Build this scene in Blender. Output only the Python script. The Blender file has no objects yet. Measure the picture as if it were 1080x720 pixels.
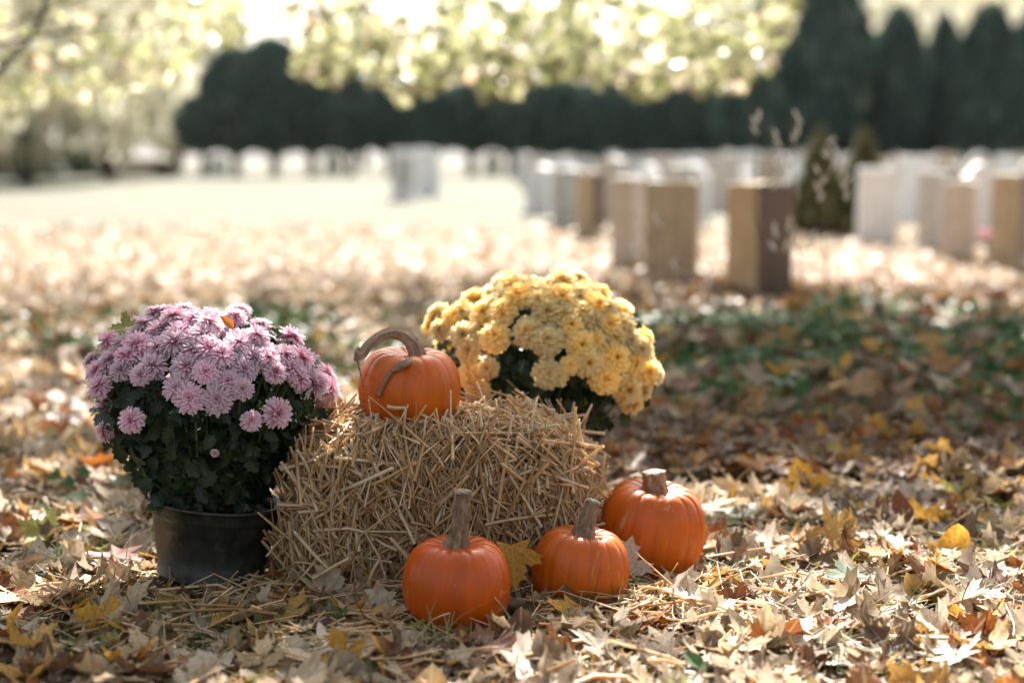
import bpy, bmesh, math, random
import numpy as np
from mathutils import Vector, Matrix, Euler, noise as mnoise

rng = np.random.default_rng(7)
random.seed(7)
S = bpy.context.scene
C = S.collection
R = math.radians
PI = math.pi

# ------------------------------------------------------------------ camera
CAM_H, FPX = 1.0, 1500.0
PITCH = math.atan(200 / FPX)
cp, sp = math.cos(PITCH), math.sin(PITCH)
def ray(px, py):
    dx, dy = (px - 540) / FPX, (360 - py) / FPX
    return np.array([dx, cp + dy * sp, -sp + dy * cp])
def G(px, py, z=0.0):
    d = ray(px, py); t = (z - CAM_H) / d[2]
    return np.array([0, 0, CAM_H]) + d * t
def D(px, py, Y):
    d = ray(px, py); t = Y / d[1]
    return np.array([0, 0, CAM_H]) + d * t
def proj(p):
    x, y, z = p[0], p[1], p[2] - CAM_H
    f = y * cp - z * sp; u = y * sp + z * cp
    return 540 + FPX * x / f, 360 - FPX * u / f

cam = bpy.data.objects.new('camera', bpy.data.cameras.new('camera'))
C.objects.link(cam)
cam.location = (0, 0, CAM_H)
cam.rotation_euler = (PI / 2 - PITCH, 0, 0)
cam.data.sensor_width = 36; cam.data.lens = 50
cam.data.clip_start = 0.05; cam.data.clip_end = 2000
cam.data.dof.use_dof = True
cam.data.dof.focus_distance = 3.12
cam.data.dof.aperture_fstop = 1.2
cam.data.dof.aperture_blades = 0
S.camera = cam

# ------------------------------------------------------------------ light
SUN_EL, SUN_AZ = R(42), R(4)          # azimuth measured from +Y towards +X
w = bpy.data.worlds.new('World'); S.world = w; w.use_nodes = True
nt = w.node_tree
bg = nt.nodes['Background']
sky = nt.nodes.new('ShaderNodeTexSky'); sky.sky_type = 'NISHITA'; sky.sun_disc = False
sky.sun_elevation = SUN_EL; sky.sun_rotation = SUN_AZ
sky.air_density = 1.2; sky.dust_density = 5.0; sky.ozone_density = 0.3
hs_ = nt.nodes.new('ShaderNodeHueSaturation'); hs_.inputs['Saturation'].default_value = 0.5   # sky colour desaturated so the shade turns less blue
nt.links.new(sky.outputs[0], hs_.inputs['Color']); nt.links.new(hs_.outputs[0], bg.inputs[0]); bg.inputs[1].default_value = 0.062
sun = bpy.data.objects.new('sun', bpy.data.lights.new('sun', 'SUN')); C.objects.link(sun)
sun.data.energy = 5.0; sun.data.angle = R(0.53); sun.data.color = (1.0, 0.955, 0.90)
sd = Vector((math.sin(SUN_AZ) * math.cos(SUN_EL), math.cos(SUN_AZ) * math.cos(SUN_EL), math.sin(SUN_EL)))
sun.rotation_euler = sd.to_track_quat('Z', 'Y').to_euler()
sun.location = (0, 30, 30)
S.view_settings.view_transform = 'Standard'; S.view_settings.look = 'None'
S.view_settings.exposure = 2.15; S.view_settings.gamma = 1.0
S.view_settings.use_curve_mapping = False
S.render.engine = 'CYCLES'
S.cycles.use_denoising = True
try:
    S.cycles.denoiser = 'OPENIMAGEDENOISE'
    S.cycles.denoising_input_passes = 'RGB_ALBEDO_NORMAL'
except Exception: pass
S.cycles.max_bounces = 8; S.cycles.diffuse_bounces = 4; S.cycles.transmission_bounces = 4
S.cycles.caustics_reflective = False; S.cycles.caustics_refractive = False

# ------------------------------------------------------------------ helpers
def tag(o, label=None, cat=None, group=None, kind=None):
    if label: o['label'] = label
    if cat: o['category'] = cat
    if group: o['group'] = group
    if kind: o['kind'] = kind
    return o
def empty(name, loc=(0, 0, 0), rz=0):
    o = bpy.data.objects.new(name, None); C.objects.link(o)
    o.location = loc; o.rotation_euler = (0, 0, rz); o.empty_display_size = .1
    return o
def mesh(name, V, T, mat, attrs=None, uv=None, smooth=True):
    """V (n,3), T (m,3) triangles or (m,4) quads -> mesh datablock"""
    V = np.asarray(V, np.float32); T = np.asarray(T, np.int32)
    k = T.shape[1]; m = len(T)
    me = bpy.data.meshes.new(name)
    me.vertices.add(len(V)); me.vertices.foreach_set('co', V.ravel())
    me.loops.add(m * k); me.loops.foreach_set('vertex_index', T.ravel())
    me.polygons.add(m)
    me.polygons.foreach_set('loop_start', np.arange(0, m * k, k, dtype=np.int32))
    me.polygons.foreach_set('loop_total', np.full(m, k, np.int32))
    me.polygons.foreach_set('use_smooth', np.full(m, smooth, bool))
    for an, av in (attrs or {}).items():
        a = me.attributes.new(an, 'FLOAT', 'POINT'); a.data.foreach_set('value', np.asarray(av, np.float32))
    if uv is not None:
        l = me.uv_layers.new(name='UVMap')
        l.data.foreach_set('uv', np.asarray(uv, np.float32)[T.ravel()].ravel())
    me.update(calc_edges=True); me.validate()
    if mat: me.materials.append(mat)
    return me
def obj(name, me, parent=None, loc=None):
    o = bpy.data.objects.new(name, me); C.objects.link(o)
    if parent: o.parent = parent
    if loc is not None: o.location = loc
    return o
class MB:
    """collects pieces into one mesh"""
    def __init__(s): s.V = []; s.T = []; s.A = []; s.U = []; s.n = 0
    def add(s, V, T, a=0.0, uv=None):
        V = np.asarray(V, float); T = np.asarray(T, int)
        if T.shape[1] == 4: T = np.concatenate([T[:, [0, 1, 2]], T[:, [0, 2, 3]]])
        s.V.append(V); s.T.append(T + s.n); s.n += len(V)
        s.A.append(np.broadcast_to(np.asarray(a, float), (len(V),)))
        s.U.append(np.zeros((len(V), 2)) if uv is None else np.asarray(uv, float))
    def me(s, name, mat, smooth=True):
        return mesh(name, np.concatenate(s.V), np.concatenate(s.T), mat, {'rnd': np.concatenate(s.A)}, np.concatenate(s.U), smooth)
def frames(P):
    P = np.asarray(P, float); n = len(P)
    Tn = np.gradient(P, axis=0); Tn /= np.linalg.norm(Tn, axis=1)[:, None] + 1e-12
    up = np.array([0, 0, 1.0]) if abs(Tn[0][2]) < .9 else np.array([0, 1.0, 0])
    N = []; prev = up
    for t in Tn:
        x = prev - t * np.dot(prev, t); x /= np.linalg.norm(x) + 1e-12
        N.append(x); prev = x
    N = np.array(N); B = np.cross(Tn, N)
    return Tn, N, B
def tube(P, rad, sides=6, ridge=0, ridge_d=0.0, cap=True, flat=1.0):
    P = np.asarray(P, float); n = len(P); rad = np.broadcast_to(np.asarray(rad, float), (n,))
    _, N, B = frames(P)
    a = np.linspace(0, 2 * PI, sides, endpoint=False)
    rr = 1 + ridge_d * np.cos(ridge * a)
    V = (P[:, None, :] + rad[:, None, None] * (N[:, None, :] * (np.cos(a) * rr)[None, :, None] + flat * B[:, None, :] * (np.sin(a) * rr)[None, :, None])).reshape(-1, 3)
    uv = np.stack(np.broadcast_arrays(a[None, :] / (2 * PI), np.linspace(0, 1, n)[:, None]), -1).reshape(-1, 2)
    i = np.arange(n - 1)[:, None] * sides; j = np.arange(sides)[None, :]; k = (j + 1) % sides
    Q = np.stack([i + j, i + k, i + sides + k, i + sides + j], -1).reshape(-1, 4)
    T = np.concatenate([Q[:, [0, 1, 2]], Q[:, [0, 2, 3]]])
    if cap:
        V = np.concatenate([V, [P[0]], [P[-1]]]); uv = np.concatenate([uv, [[.5, 0], [.5, 1]]])
        c0, c1 = n * sides, n * sides + 1; j = np.arange(sides); k = (j + 1) % sides
        T = np.concatenate([T, np.stack([k, j, np.full(sides, c0)], 1), np.stack([(n - 1) * sides + j, (n - 1) * sides + k, np.full(sides, c1)], 1)])
    return V, T, uv
def spline(pts, n):
    P = np.asarray(pts, float); m = len(P)
    Q = np.concatenate([[2 * P[0] - P[1]], P, [2 * P[-1] - P[-2]]])
    out = []
    for t in np.linspace(0, m - 1 - 1e-9, n):
        i = int(t); f = t - i; a, b, c, d = Q[i], Q[i + 1], Q[i + 2], Q[i + 3]
        out.append(.5 * ((2 * b) + (c - a) * f + (2 * a - 5 * b + 4 * c - d) * f * f + (3 * b - a - 3 * c + d) * f ** 3))
    return np.array(out)
def lathe(prof, n=48, wob=0.0):
    prof = np.asarray(prof, float); m = len(prof)
    a = np.linspace(0, 2 * PI, n, endpoint=False)
    V = np.stack([prof[:, 0, None] * np.cos(a), prof[:, 0, None] * np.sin(a), np.broadcast_to(prof[:, 1, None], (m, n))], -1).reshape(-1, 3)
    i = np.arange(m - 1)[:, None] * n; j = np.arange(n)[None, :]; k = (j + 1) % n
    return V, np.stack([i + j, i + k, i + n + k, i + n + j], -1).reshape(-1, 4)
def rot_from(z, roll):
    """(n,3) z axes + roll -> (n,3,3) matrices"""
    z = z / (np.linalg.norm(z, axis=1)[:, None] + 1e-12)
    ref = np.where(np.abs(z[:, 2:3]) < .95, np.array([[0, 0, 1.0]]), np.array([[0, 1.0, 0]]))
    x = np.cross(ref, z); x /= np.linalg.norm(x, axis=1)[:, None]
    y = np.cross(z, x)
    c, s = np.cos(roll)[:, None], np.sin(roll)[:, None]
    x2 = x * c + y * s; y2 = -x * s + y * c
    return np.stack([x2, y2, z], -1)
def scatter(templates, which, M, scale, pos, rnd):
    """templates: list of (V,T,uv). Returns V,T,uv,rnd of all instances joined"""
    Vs, Ts, Us, As = [], [], [], []; n0 = 0
    for ti, (V, T, U) in enumerate(templates):
        idx = np.nonzero(which == ti)[0]
        if not len(idx): continue
        W = np.einsum('nij,kj->nki', M[idx], V) * scale[idx][:, None, None] + pos[idx][:, None, :]
        m, k = len(idx), len(V)
        Vs.append(W.reshape(-1, 3)); Us.append(np.tile(U, (m, 1))); As.append(np.repeat(rnd[idx], k))
        Ts.append((T[None] + (np.arange(m) * k)[:, None, None]).reshape(-1, 3) + n0); n0 += m * k
    return np.concatenate(Vs), np.concatenate(Ts), np.concatenate(Us), np.concatenate(As)
def scatter_mesh(name, templates, which, M, scale, pos, rnd, mat):
    V, T, U, A = scatter(templates, which, M, scale, pos, rnd)
    return mesh(name, V, T, mat, {'rnd': A}, U)
def copy_tree(o, parent=None):
    c = o.copy(); C.objects.link(c)
    if parent: c.parent = parent
    for ch in list(o.children): copy_tree(ch, c)
    return c
def nz(x, y, s, seed=0.0): return mnoise.noise(Vector((x * s + seed, y * s - seed * .7, seed * 1.3)))

# ------------------------------------------------------------------ materials
class NT:
    def __init__(s, name):
        s.m = bpy.data.materials.new(name); s.m.use_nodes = True
        s.t = s.m.node_tree; s.b = s.t.nodes['Principled BSDF']; s.out = s.t.nodes['Material Output']
    def n(s, typ, **kw):
        x = s.t.nodes.new(typ)
        for k, v in kw.items(): setattr(x, k, v)
        return x
    def l(s, a, b): s.t.links.new(a, b)
    def val(s, a):
        return a
    def math(s, op, a, b=None, c=None, clamp=False):
        x = s.n('ShaderNodeMath', operation=op); x.use_clamp = clamp
        for i, v in enumerate((a, b, c)):
            if v is None: continue
            if isinstance(v, (int, float)): x.inputs[i].default_value = v
            else: s.l(v, x.inputs[i])
        return x.outputs[0]
    def ramp(s, fac, stops, interp='LINEAR'):
        x = s.n('ShaderNodeValToRGB'); r = x.color_ramp; r.interpolation = interp
        while len(r.elements) < len(stops): r.elements.new(.5)
        for e, (p, c) in zip(r.elements, stops):
            e.position = p; e.color = (*c, 1) if len(c) == 3 else c
        if fac is not None: s.l(fac, x.inputs[0])
        return x.outputs[0]
    def noise(s, scale, detail=4, vec=None, rough=.55, dist=0.0):
        x = s.n('ShaderNodeTexNoise'); x.inputs['Scale'].default_value = scale
        x.inputs['Detail'].default_value = detail; x.inputs['Roughness'].default_value = rough
        x.inputs['Distortion'].default_value = dist
        if vec is not None: s.l(vec, x.inputs['Vector'])
        return x.outputs['Fac']
    def mix(s, fac, a, b, blend='MIX'):
        x = s.n('ShaderNodeMix', data_type='RGBA', blend_type=blend)
        for sock, v in ((x.inputs[0], fac), (x.inputs[6], a), (x.inputs[7], b)):
            if isinstance(v, (int, float)): sock.default_value = v
            elif isinstance(v, tuple): sock.default_value = (*v, 1)
            else: s.l(v, sock)
        return x.outputs[2]
    def coord(s, which='Object'): return s.n('ShaderNodeTexCoord').outputs[which]
    def mapping(s, vec, scale=(1, 1, 1)):
        x = s.n('ShaderNodeMapping'); x.inputs['Scale'].default_value = scale; s.l(vec, x.inputs[0]); return x.outputs[0]
    def attr(s, name='rnd'): return s.n('ShaderNodeAttribute', attribute_name=name).outputs['Fac']
    def pos(s): return s.n('ShaderNodeNewGeometry').outputs['Position']
    def objrnd(s): return s.n('ShaderNodeObjectInfo').outputs['Random']
    def bump(s, h, strength=.3, dist=.01):
        x = s.n('ShaderNodeBump'); x.inputs['Strength'].default_value = strength; x.inputs['Distance'].default_value = dist
        s.l(h, x.inputs['Height']); s.l(x.outputs[0], s.b.inputs['Normal']); return x.outputs[0]
    def base(s, c, rough=.6, spec=.4):
        if isinstance(c, tuple): s.b.inputs['Base Color'].default_value = (*c, 1)
        else: s.l(c, s.b.inputs['Base Color'])
        s.b.inputs['Roughness'].default_value = rough; s.b.inputs['Specular IOR Level'].default_value = spec
        return s
    def translucent(s, col, fac):
        tr = s.n('ShaderNodeBsdfTranslucent')
        if isinstance(col, tuple): tr.inputs[0].default_value = (*col, 1)
        else: s.l(col, tr.inputs[0])
        mx = s.n('ShaderNodeMixShader'); mx.inputs[0].default_value = fac
        s.l(s.b.outputs[0], mx.inputs[1]); s.l(tr.outputs[0], mx.inputs[2]); s.l(mx.outputs[0], s.out.inputs[0])
        return s

def vein_mask(t):
    """thin lines radiating from the leaf base, from the leaf's own UV (x across, y along)"""
    sx = t.n('ShaderNodeSeparateXYZ'); t.l(t.n('ShaderNodeUVMap').outputs[0], sx.inputs[0])
    x, y = sx.outputs[0], sx.outputs[1]
    ang = t.math('ARCTAN2', x, t.math('ADD', y, .02))
    r = t.math('SQRT', t.math('ADD', t.math('MULTIPLY', x, x), t.math('MULTIPLY', y, y)))
    d = t.math('MULTIPLY', t.math('PINGPONG', t.math('ABSOLUTE', ang), .41), r)   # rays every 47 degrees
    side = t.math('PINGPONG', t.math('ADD', t.math('MULTIPLY', r, 5.0), t.math('MULTIPLY', d, -4.0)), .5)
    main = t.math('LESS_THAN', d, .016)
    sec = t.math('MULTIPLY', t.math('LESS_THAN', side, .04), .45)
    return t.math('MAXIMUM', main, sec)
def leaf_material(name, col, var=.25, trans=.35, rough=.55, veins=True, edge=None, spec=.35):
    t = NT(name)
    o = t.coord('Object')
    n1 = t.noise(18, 4, o); n2 = t.noise(90, 3, o)
    dark = tuple(c * .55 for c in col); lite = tuple(min(1, c * 1.25 + .01) for c in col)
    c = t.ramp(n1, [(.3, dark), (.52, col), (.72, lite)])
    if edge: c = t.mix(t.math('SMOOTHSTEP' if False else 'MULTIPLY', t.math('GREATER_THAN', n2, .62), .6), c, edge)
    hsv = t.n('ShaderNodeHueSaturation'); t.l(c, hsv.inputs['Color'])
    t.l(t.math('ADD', t.math('MULTIPLY', t.objrnd(), var * 2), 1 - var), hsv.inputs['Value'])
    c = hsv.outputs[0]
    if veins: c = t.mix(t.math('MULTIPLY', vein_mask(t), .4), c, lite)
    t.base(c, rough, spec); t.bump(t.noise(60, 3, o), .35, .004)
    t.translucent(c, trans)
    return t.m
def litter_material(name, stops, trans=.3, rough=.55, veins=False, mottled=True, spec=.35):
    """colour picked per leaf from the 'rnd' attribute"""
    t = NT(name)
    c = t.ramp(t.attr('rnd'), stops, 'CONSTANT' if False else 'LINEAR')
    if mottled:
        n = t.noise(40, 4, t.pos())
        c = t.mix(1.0, c, t.ramp(n, [(.25, (.5, .45, .4)), (.6, (1, 1, 1))]), 'MULTIPLY')
    if veins: c = t.mix(t.math('MULTIPLY', vein_mask(t), .35), c, t.mix(.5, c, (.7, .6, .4)))
    t.base(c, rough, spec); t.translucent(c, trans)
    return t.m

# leaf colours (linear albedo)
TAN = (.52, .38, .22); PALE = (.60, .50, .38); GOLD = (.58, .31, .045); OCHRE = (.42, .25, .07)
ORANGE = (.40, .13, .02); RUSSET = (.17, .055, .02); BROWN = (.14, .085, .045); YGREEN = (.30, .28, .07); GREEN = (.055, .12, .035)
LEAFCOL = {'tan': TAN, 'pale beige': PALE, 'golden yellow': GOLD, 'ochre': OCHRE, 'orange brown': ORANGE, 'russet': RUSSET,
           'dull brown': BROWN, 'yellow green': YGREEN, 'dark green': GREEN}
LEAFMAT = {k: leaf_material('leaf_' + k.replace(' ', '_'), v, trans=.32 if k not in ('dull brown', 'russet') else .2,
           edge=(v[0] * .4, v[1] * .3, v[2] * .3) if k not in ('dark green',) else (.2, .16, .04)) for k, v in LEAFCOL.items()}
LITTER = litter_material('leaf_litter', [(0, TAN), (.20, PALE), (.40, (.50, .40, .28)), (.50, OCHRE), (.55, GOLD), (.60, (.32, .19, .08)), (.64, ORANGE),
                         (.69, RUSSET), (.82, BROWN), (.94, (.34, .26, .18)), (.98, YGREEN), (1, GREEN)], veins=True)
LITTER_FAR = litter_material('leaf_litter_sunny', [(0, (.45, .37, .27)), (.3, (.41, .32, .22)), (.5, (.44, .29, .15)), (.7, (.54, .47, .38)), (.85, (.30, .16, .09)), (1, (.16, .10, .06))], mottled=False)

def straw_mat(name, dark=1.0):
    t = NT(name)
    a = t.attr('rnd')
    c = t.ramp(a, [(0, (.30, .15, .055)), (.22, (.54, .33, .14)), (.5, (.72, .50, .26)), (.8, (.82, .63, .39)), (1, (.88, .77, .58))])
    n = t.noise(70, 3, t.pos())
    c = t.mix(1.0, c, t.ramp(n, [(.28, (.74 * dark, .68 * dark, .60 * dark)), (.5, (dark, dark, dark))]), 'MULTIPLY')
    t.base(c, .38, .55); t.translucent(c, .45); return t.m
STRAW = straw_mat('straw')
t = NT('straw_core'); c = t.ramp(t.noise(120, 5, t.mapping(t.coord(), (1, 1, .15))), [(.3, (.06, .03, .012)), (.55, (.17, .09, .035)), (.7, (.30, .18, .08))])  # core darker than the straw: shade in the gaps painted in
t.base(c, .8); t.bump(t.noise(140, 4, t.mapping(t.coord(), (1, 1, .15))), .8, .01); CORE = t.m

def pumpkin_mat(name, col, var):
    t = NT(name); o = t.coord('Object')
    n1 = t.noise(7, 4, o); n2 = t.noise(28, 5, t.mapping(o, (1, 1, .18))); n3 = t.noise(110, 2, o)
    c = t.ramp(n1, [(.3, tuple(k * .72 for k in col)), (.55, col), (.75, var)])
    c = t.mix(t.math('MULTIPLY', t.math('SUBTRACT', n2, .52, clamp=True), 1.8, clamp=True), c, tuple(k * .5 for k in col))
    c = t.mix(t.math('MULTIPLY', t.math('GREATER_THAN', n3, .71), .35), c, (.55, .30, .10))
    c = t.mix(t.math('MULTIPLY', t.attr('rib'), .30), c, (.50, .10, .008))
    scar = t.math('MULTIPLY', t.math('GREATER_THAN', t.noise(16, 6, t.mapping(o, (1, 1, .5)), .7, .6), .625), .5)
    c = t.mix(scar, c, (.50, .27, .10))
    low = t.n('ShaderNodeSeparateXYZ'); t.l(o, low.inputs[0])
    dirt = t.math('MULTIPLY', t.math('LESS_THAN', t.math('ADD', low.outputs[2], t.math('MULTIPLY', n3, .06)), .055), .4)
    c = t.mix(dirt, c, (.22, .10, .03))
    t.base(c, .36, .35); t.bump(t.math('ADD', t.math('MULTIPLY', n2, .6), t.math('MULTIPLY', t.noise(60, 3, o), .3)), .22, .004)
    t.l(t.math('ADD', t.math('MULTIPLY', n2, .35), .2), t.b.inputs['Roughness'])
    t.b.inputs['Coat Weight'].default_value = .06; t.b.inputs['Coat Roughness'].default_value = .3
    return t.m
def stem_mat(name, a, b, c3):
    t = NT(name); uvn = t.n('ShaderNodeUVMap').outputs[0]; o = t.coord()
    n = t.noise(9, 5, t.mapping(uvn, (3.0, .6, 1)), .65); n2 = t.noise(70, 4, o)
    c = t.ramp(t.math('ADD', t.math('MULTIPLY', n, .7), t.math('MULTIPLY', n2, .3)), [(.32, a), (.5, b), (.68, c3)])
    t.base(c, .75, .25); t.bump(t.math('ADD', n, t.math('MULTIPLY', n2, .7)), .9, .006); return t.m
STEM_GREY = stem_mat('stem_grey', (.07, .045, .028), (.23, .155, .10), (.42, .32, .23))
STEM_TAN = stem_mat('stem_tan', (.10, .05, .03), (.34, .22, .14), (.55, .42, .31))
t = NT('cork_end'); c = t.ramp(t.noise(150, 5, t.coord()), [(.3, (.10, .07, .05)), (.6, (.36, .29, .22))]); t.base(c, .9); t.bump(t.noise(150, 4, t.coord()), 1, .006); CORK = t.m

t = NT('black_plastic'); n = t.noise(30, 5, t.coord()); c = t.ramp(n, [(.35, (.010, .012, .009)), (.7, (.030, .033, .026))])
c = t.mix(t.math('MULTIPLY', t.math('GREATER_THAN', t.noise(55, 6, t.coord()), .60), .35), c, (.10, .085, .06))
t.base(c, .42, .5); t.bump(t.noise(200, 3, t.coord()), .1, .002); POT = t.m
t = NT('potting_soil'); c = t.ramp(t.noise(90, 5, t.coord()), [(.35, (.02, .013, .008)), (.65, (.09, .06, .04))]); t.base(c, .95); t.bump(t.noise(90, 5, t.coord()), 1, .02); SOIL = t.m

def petal_mat(name, base, mid, tip, centre, trans):
    t = NT(name); a = t.attr('rnd')
    c = t.ramp(a, [(0, centre), (.06, centre), (.10, base), (.5, mid), (1, tip)])
    hsv = t.n('ShaderNodeHueSaturation'); t.l(c, hsv.inputs['Color'])
    t.l(t.math('ADD', t.math('MULTIPLY', t.objrnd(), .3), .85), hsv.inputs['Value'])
    t.l(t.math('ADD', t.math('MULTIPLY', t.objrnd(), .3), .85), hsv.inputs['Saturation'])
    t.base(hsv.outputs[0], .6, .25); t.translucent(hsv.outputs[0], trans); return t.m
PURPLE = petal_mat('mauve_petal', (.48, .11, .21), (.65, .36, .45), (.83, .67, .73), (.50, .20, .03), .38)
YELLOW = petal_mat('yellow_petal', (.87, .58, .16), (.91, .69, .26), (.95, .81, .45), (.50, .28, .04), .58)
PINK = petal_mat('pink_petal', (.55, .10, .20), (.68, .25, .34), (.80, .5, .55), (.6, .3, .1), .3)
t = NT('mum_leaf'); c = t.ramp(t.attr('rnd'), [(0, (.010, .020, .009)), (.6, (.022, .042, .016)), (1, (.055, .085, .024))])
c = t.mix(t.math('MULTIPLY', vein_mask(t), .25), c, (.12, .17, .06)); t.base(c, .5, .4); t.translucent(c, .25); MUMLEAF = t.m
t = NT('green_stalk'); t.base((.09, .13, .04), .55); GSTALK = t.m
t = NT('dry_stalk'); c = t.ramp(t.noise(40, 3, t.coord()), [(.3, (.10, .06, .035)), (.7, (.28, .19, .11))]); t.base(c, .8); DSTALK = t.m
t = NT('seed_fluff'); c = t.ramp(t.noise(60, 3, t.coord()), [(.3, (.65, .58, .5)), (.7, (.85, .8, .74))]); t.base(c, .3, .7); t.translucent((.85, .8, .72), .6); FLUFF = t.m
t = NT('bark'); c = t.ramp(t.noise(12, 6, t.mapping(t.coord(), (1, 1, .2))), [(.3, (.035, .026, .02)), (.7, (.13, .10, .075))]); t.base(c, .9); t.bump(t.noise(14, 6, t.mapping(t.coord(), (1, 1, .2))), 1, .05); BARK = t.m
IVY = litter_material('ivy_leaf', [(0, (.020, .060, .016)), (.5, (.055, .13, .03)), (.8, (.13, .21, .055)), (1, (.28, .27, .09))], trans=.3, rough=.45, mottled=False, spec=.3)
GRASS = litter_material('grass_blade', [(0, (.04, .075, .02)), (.5, (.09, .13, .04)), (.8, (.22, .24, .09)), (1, (.45, .38, .2))], trans=.25, rough=.5, mottled=False)
CANOPY = litter_material('maple_foliage', [(0, (.15, .16, .06)), (.35, (.30, .30, .15)), (.7, (.50, .47, .31)), (.88, (.58, .47, .36)), (1, (.5, .30, .19))], trans=.6, rough=.42, mottled=False, spec=.5)
CANOPY_UP = litter_material('maple_crown_leaf', [(0, (.08, .13, .03)), (.5, (.16, .20, .05)), (1, (.30, .28, .08))], trans=.26, rough=.45, mottled=False, spec=.4)
EVERG = litter_material('evergreen_spray', [(0, (.015, .036, .032)), (.5, (.045, .088, .072)), (1, (.15, .20, .15))], trans=.25, rough=.65, mottled=False, spec=.2)
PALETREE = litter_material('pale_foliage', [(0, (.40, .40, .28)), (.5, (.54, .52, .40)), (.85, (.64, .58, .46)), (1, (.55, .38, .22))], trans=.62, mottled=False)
GOLDCON = litter_material('golden_conifer', [(0, (.045, .042, .018)), (.6, (.11, .105, .04)), (1, (.34, .32, .14))], trans=.35, mottled=False)
BUSHM = litter_material('dark_bush', [(0, (.03, .045, .02)), (1, (.10, .11, .05))], trans=.2, mottled=False)

def stone_mat(name, a, b, streak):
    t = NT(name); o = t.coord()
    n = t.noise(6, 6, o); n2 = t.noise(5, 5, t.mapping(o, (2, 2, .35))); n3 = t.noise(90, 3, o)
    c = t.ramp(n, [(.3, a), (.7, b)])
    c = t.mix(t.math('MULTIPLY', t.math('SUBTRACT', n2, .48, clamp=True), 2.6, clamp=True), c, streak)
    c = t.mix(t.math('MULTIPLY', t.math('GREATER_THAN', n3, .6), .25), c, tuple(min(1, k * 1.4) for k in b))
    t.base(c, .42, .5); t.bump(n3, .3, .01); return t.m
ST_BROWN = stone_mat('brownstone', (.15, .095, .055), (.27, .18, .105), (.10, .06, .035))
ST_BROWN_LIT = stone_mat('brownstone_lit', (.54, .35, .18), (.64, .44, .25), (.40, .25, .13))  # lighter side of the near stone, brightness painted into the colour
ST_SHADED = stone_mat('brownstone_shaded', (.095, .055, .032), (.15, .09, .055), (.07, .042, .026))  # turned-away ends of the stones, shade painted into the colour
ST_OCHRE = stone_mat('ochre_sandstone', (.38, .29, .19), (.52, .41, .28), (.25, .18, .11))
ST_PINK = stone_mat('pink_granite', (.42, .36, .32), (.54, .48, .43), (.28, .24, .21))
ST_GREY = stone_mat('grey_granite', (.38, .37, .36), (.52, .51, .50), (.27, .26, .24))
ST_WHITE = stone_mat('white_marble', (.62, .61, .61), (.80, .79, .79), (.48, .46, .45))

# ------------------------------------------------------------------ leaf templates
def mirror(right):
    right = np.array(right); left = right[::-1] * [-1, 1]
    if abs(right[-1][0]) < 1e-6: left = left[1:]
    return np.concatenate([right, left])
NORWAY = mirror([(.03, 0), (.2, -.06), (.40, -.10), (.35, .03), (.31, .10), (.46, .14), (.55, .24), (.72, .29), (.61, .36), (.67, .49), (.5, .47), (.4, .52),
                 (.25, .45), (.30, .62), (.22, .68), (.27, .80), (.12, .82), (0, 1.03)])
SILVER = mirror([(.02, 0), (.14, -.04), (.34, -.15), (.27, -.01), (.17, .12), (.36, .14), (.43, .25), (.55, .27), (.52, .36), (.68, .53), (.45, .45), (.40, .51), (.29, .45),
                 (.12, .38), (.14, .52), (.26, .62), (.17, .66), (.22, .80), (.09, .82), (0, 1.06)])
OVAL = mirror([(.02, 0), (.16, .1), (.26, .28), (.30, .45), (.26, .62), (.17, .80), (.07, .94), (0, 1.04)])
IVYO = mirror([(.03, 0), (.22, -.14), (.40, -.04), (.36, .14), (.62, .30), (.36, .45), (.22, .70), (0, 1.0)])
MUMO = mirror([(.02, 0), (.10, .12), (.30, .18), (.20, .30), (.36, .42), (.26, .50), (.34, .68), (.2, .74), (.14, .9), (0, 1.0)])
SIMPLE = mirror([(.03, 0), (.40, -.1), (.32, .1), (.70, .35), (.27, .46), (.26, .75), (0, 1.0)])
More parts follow.
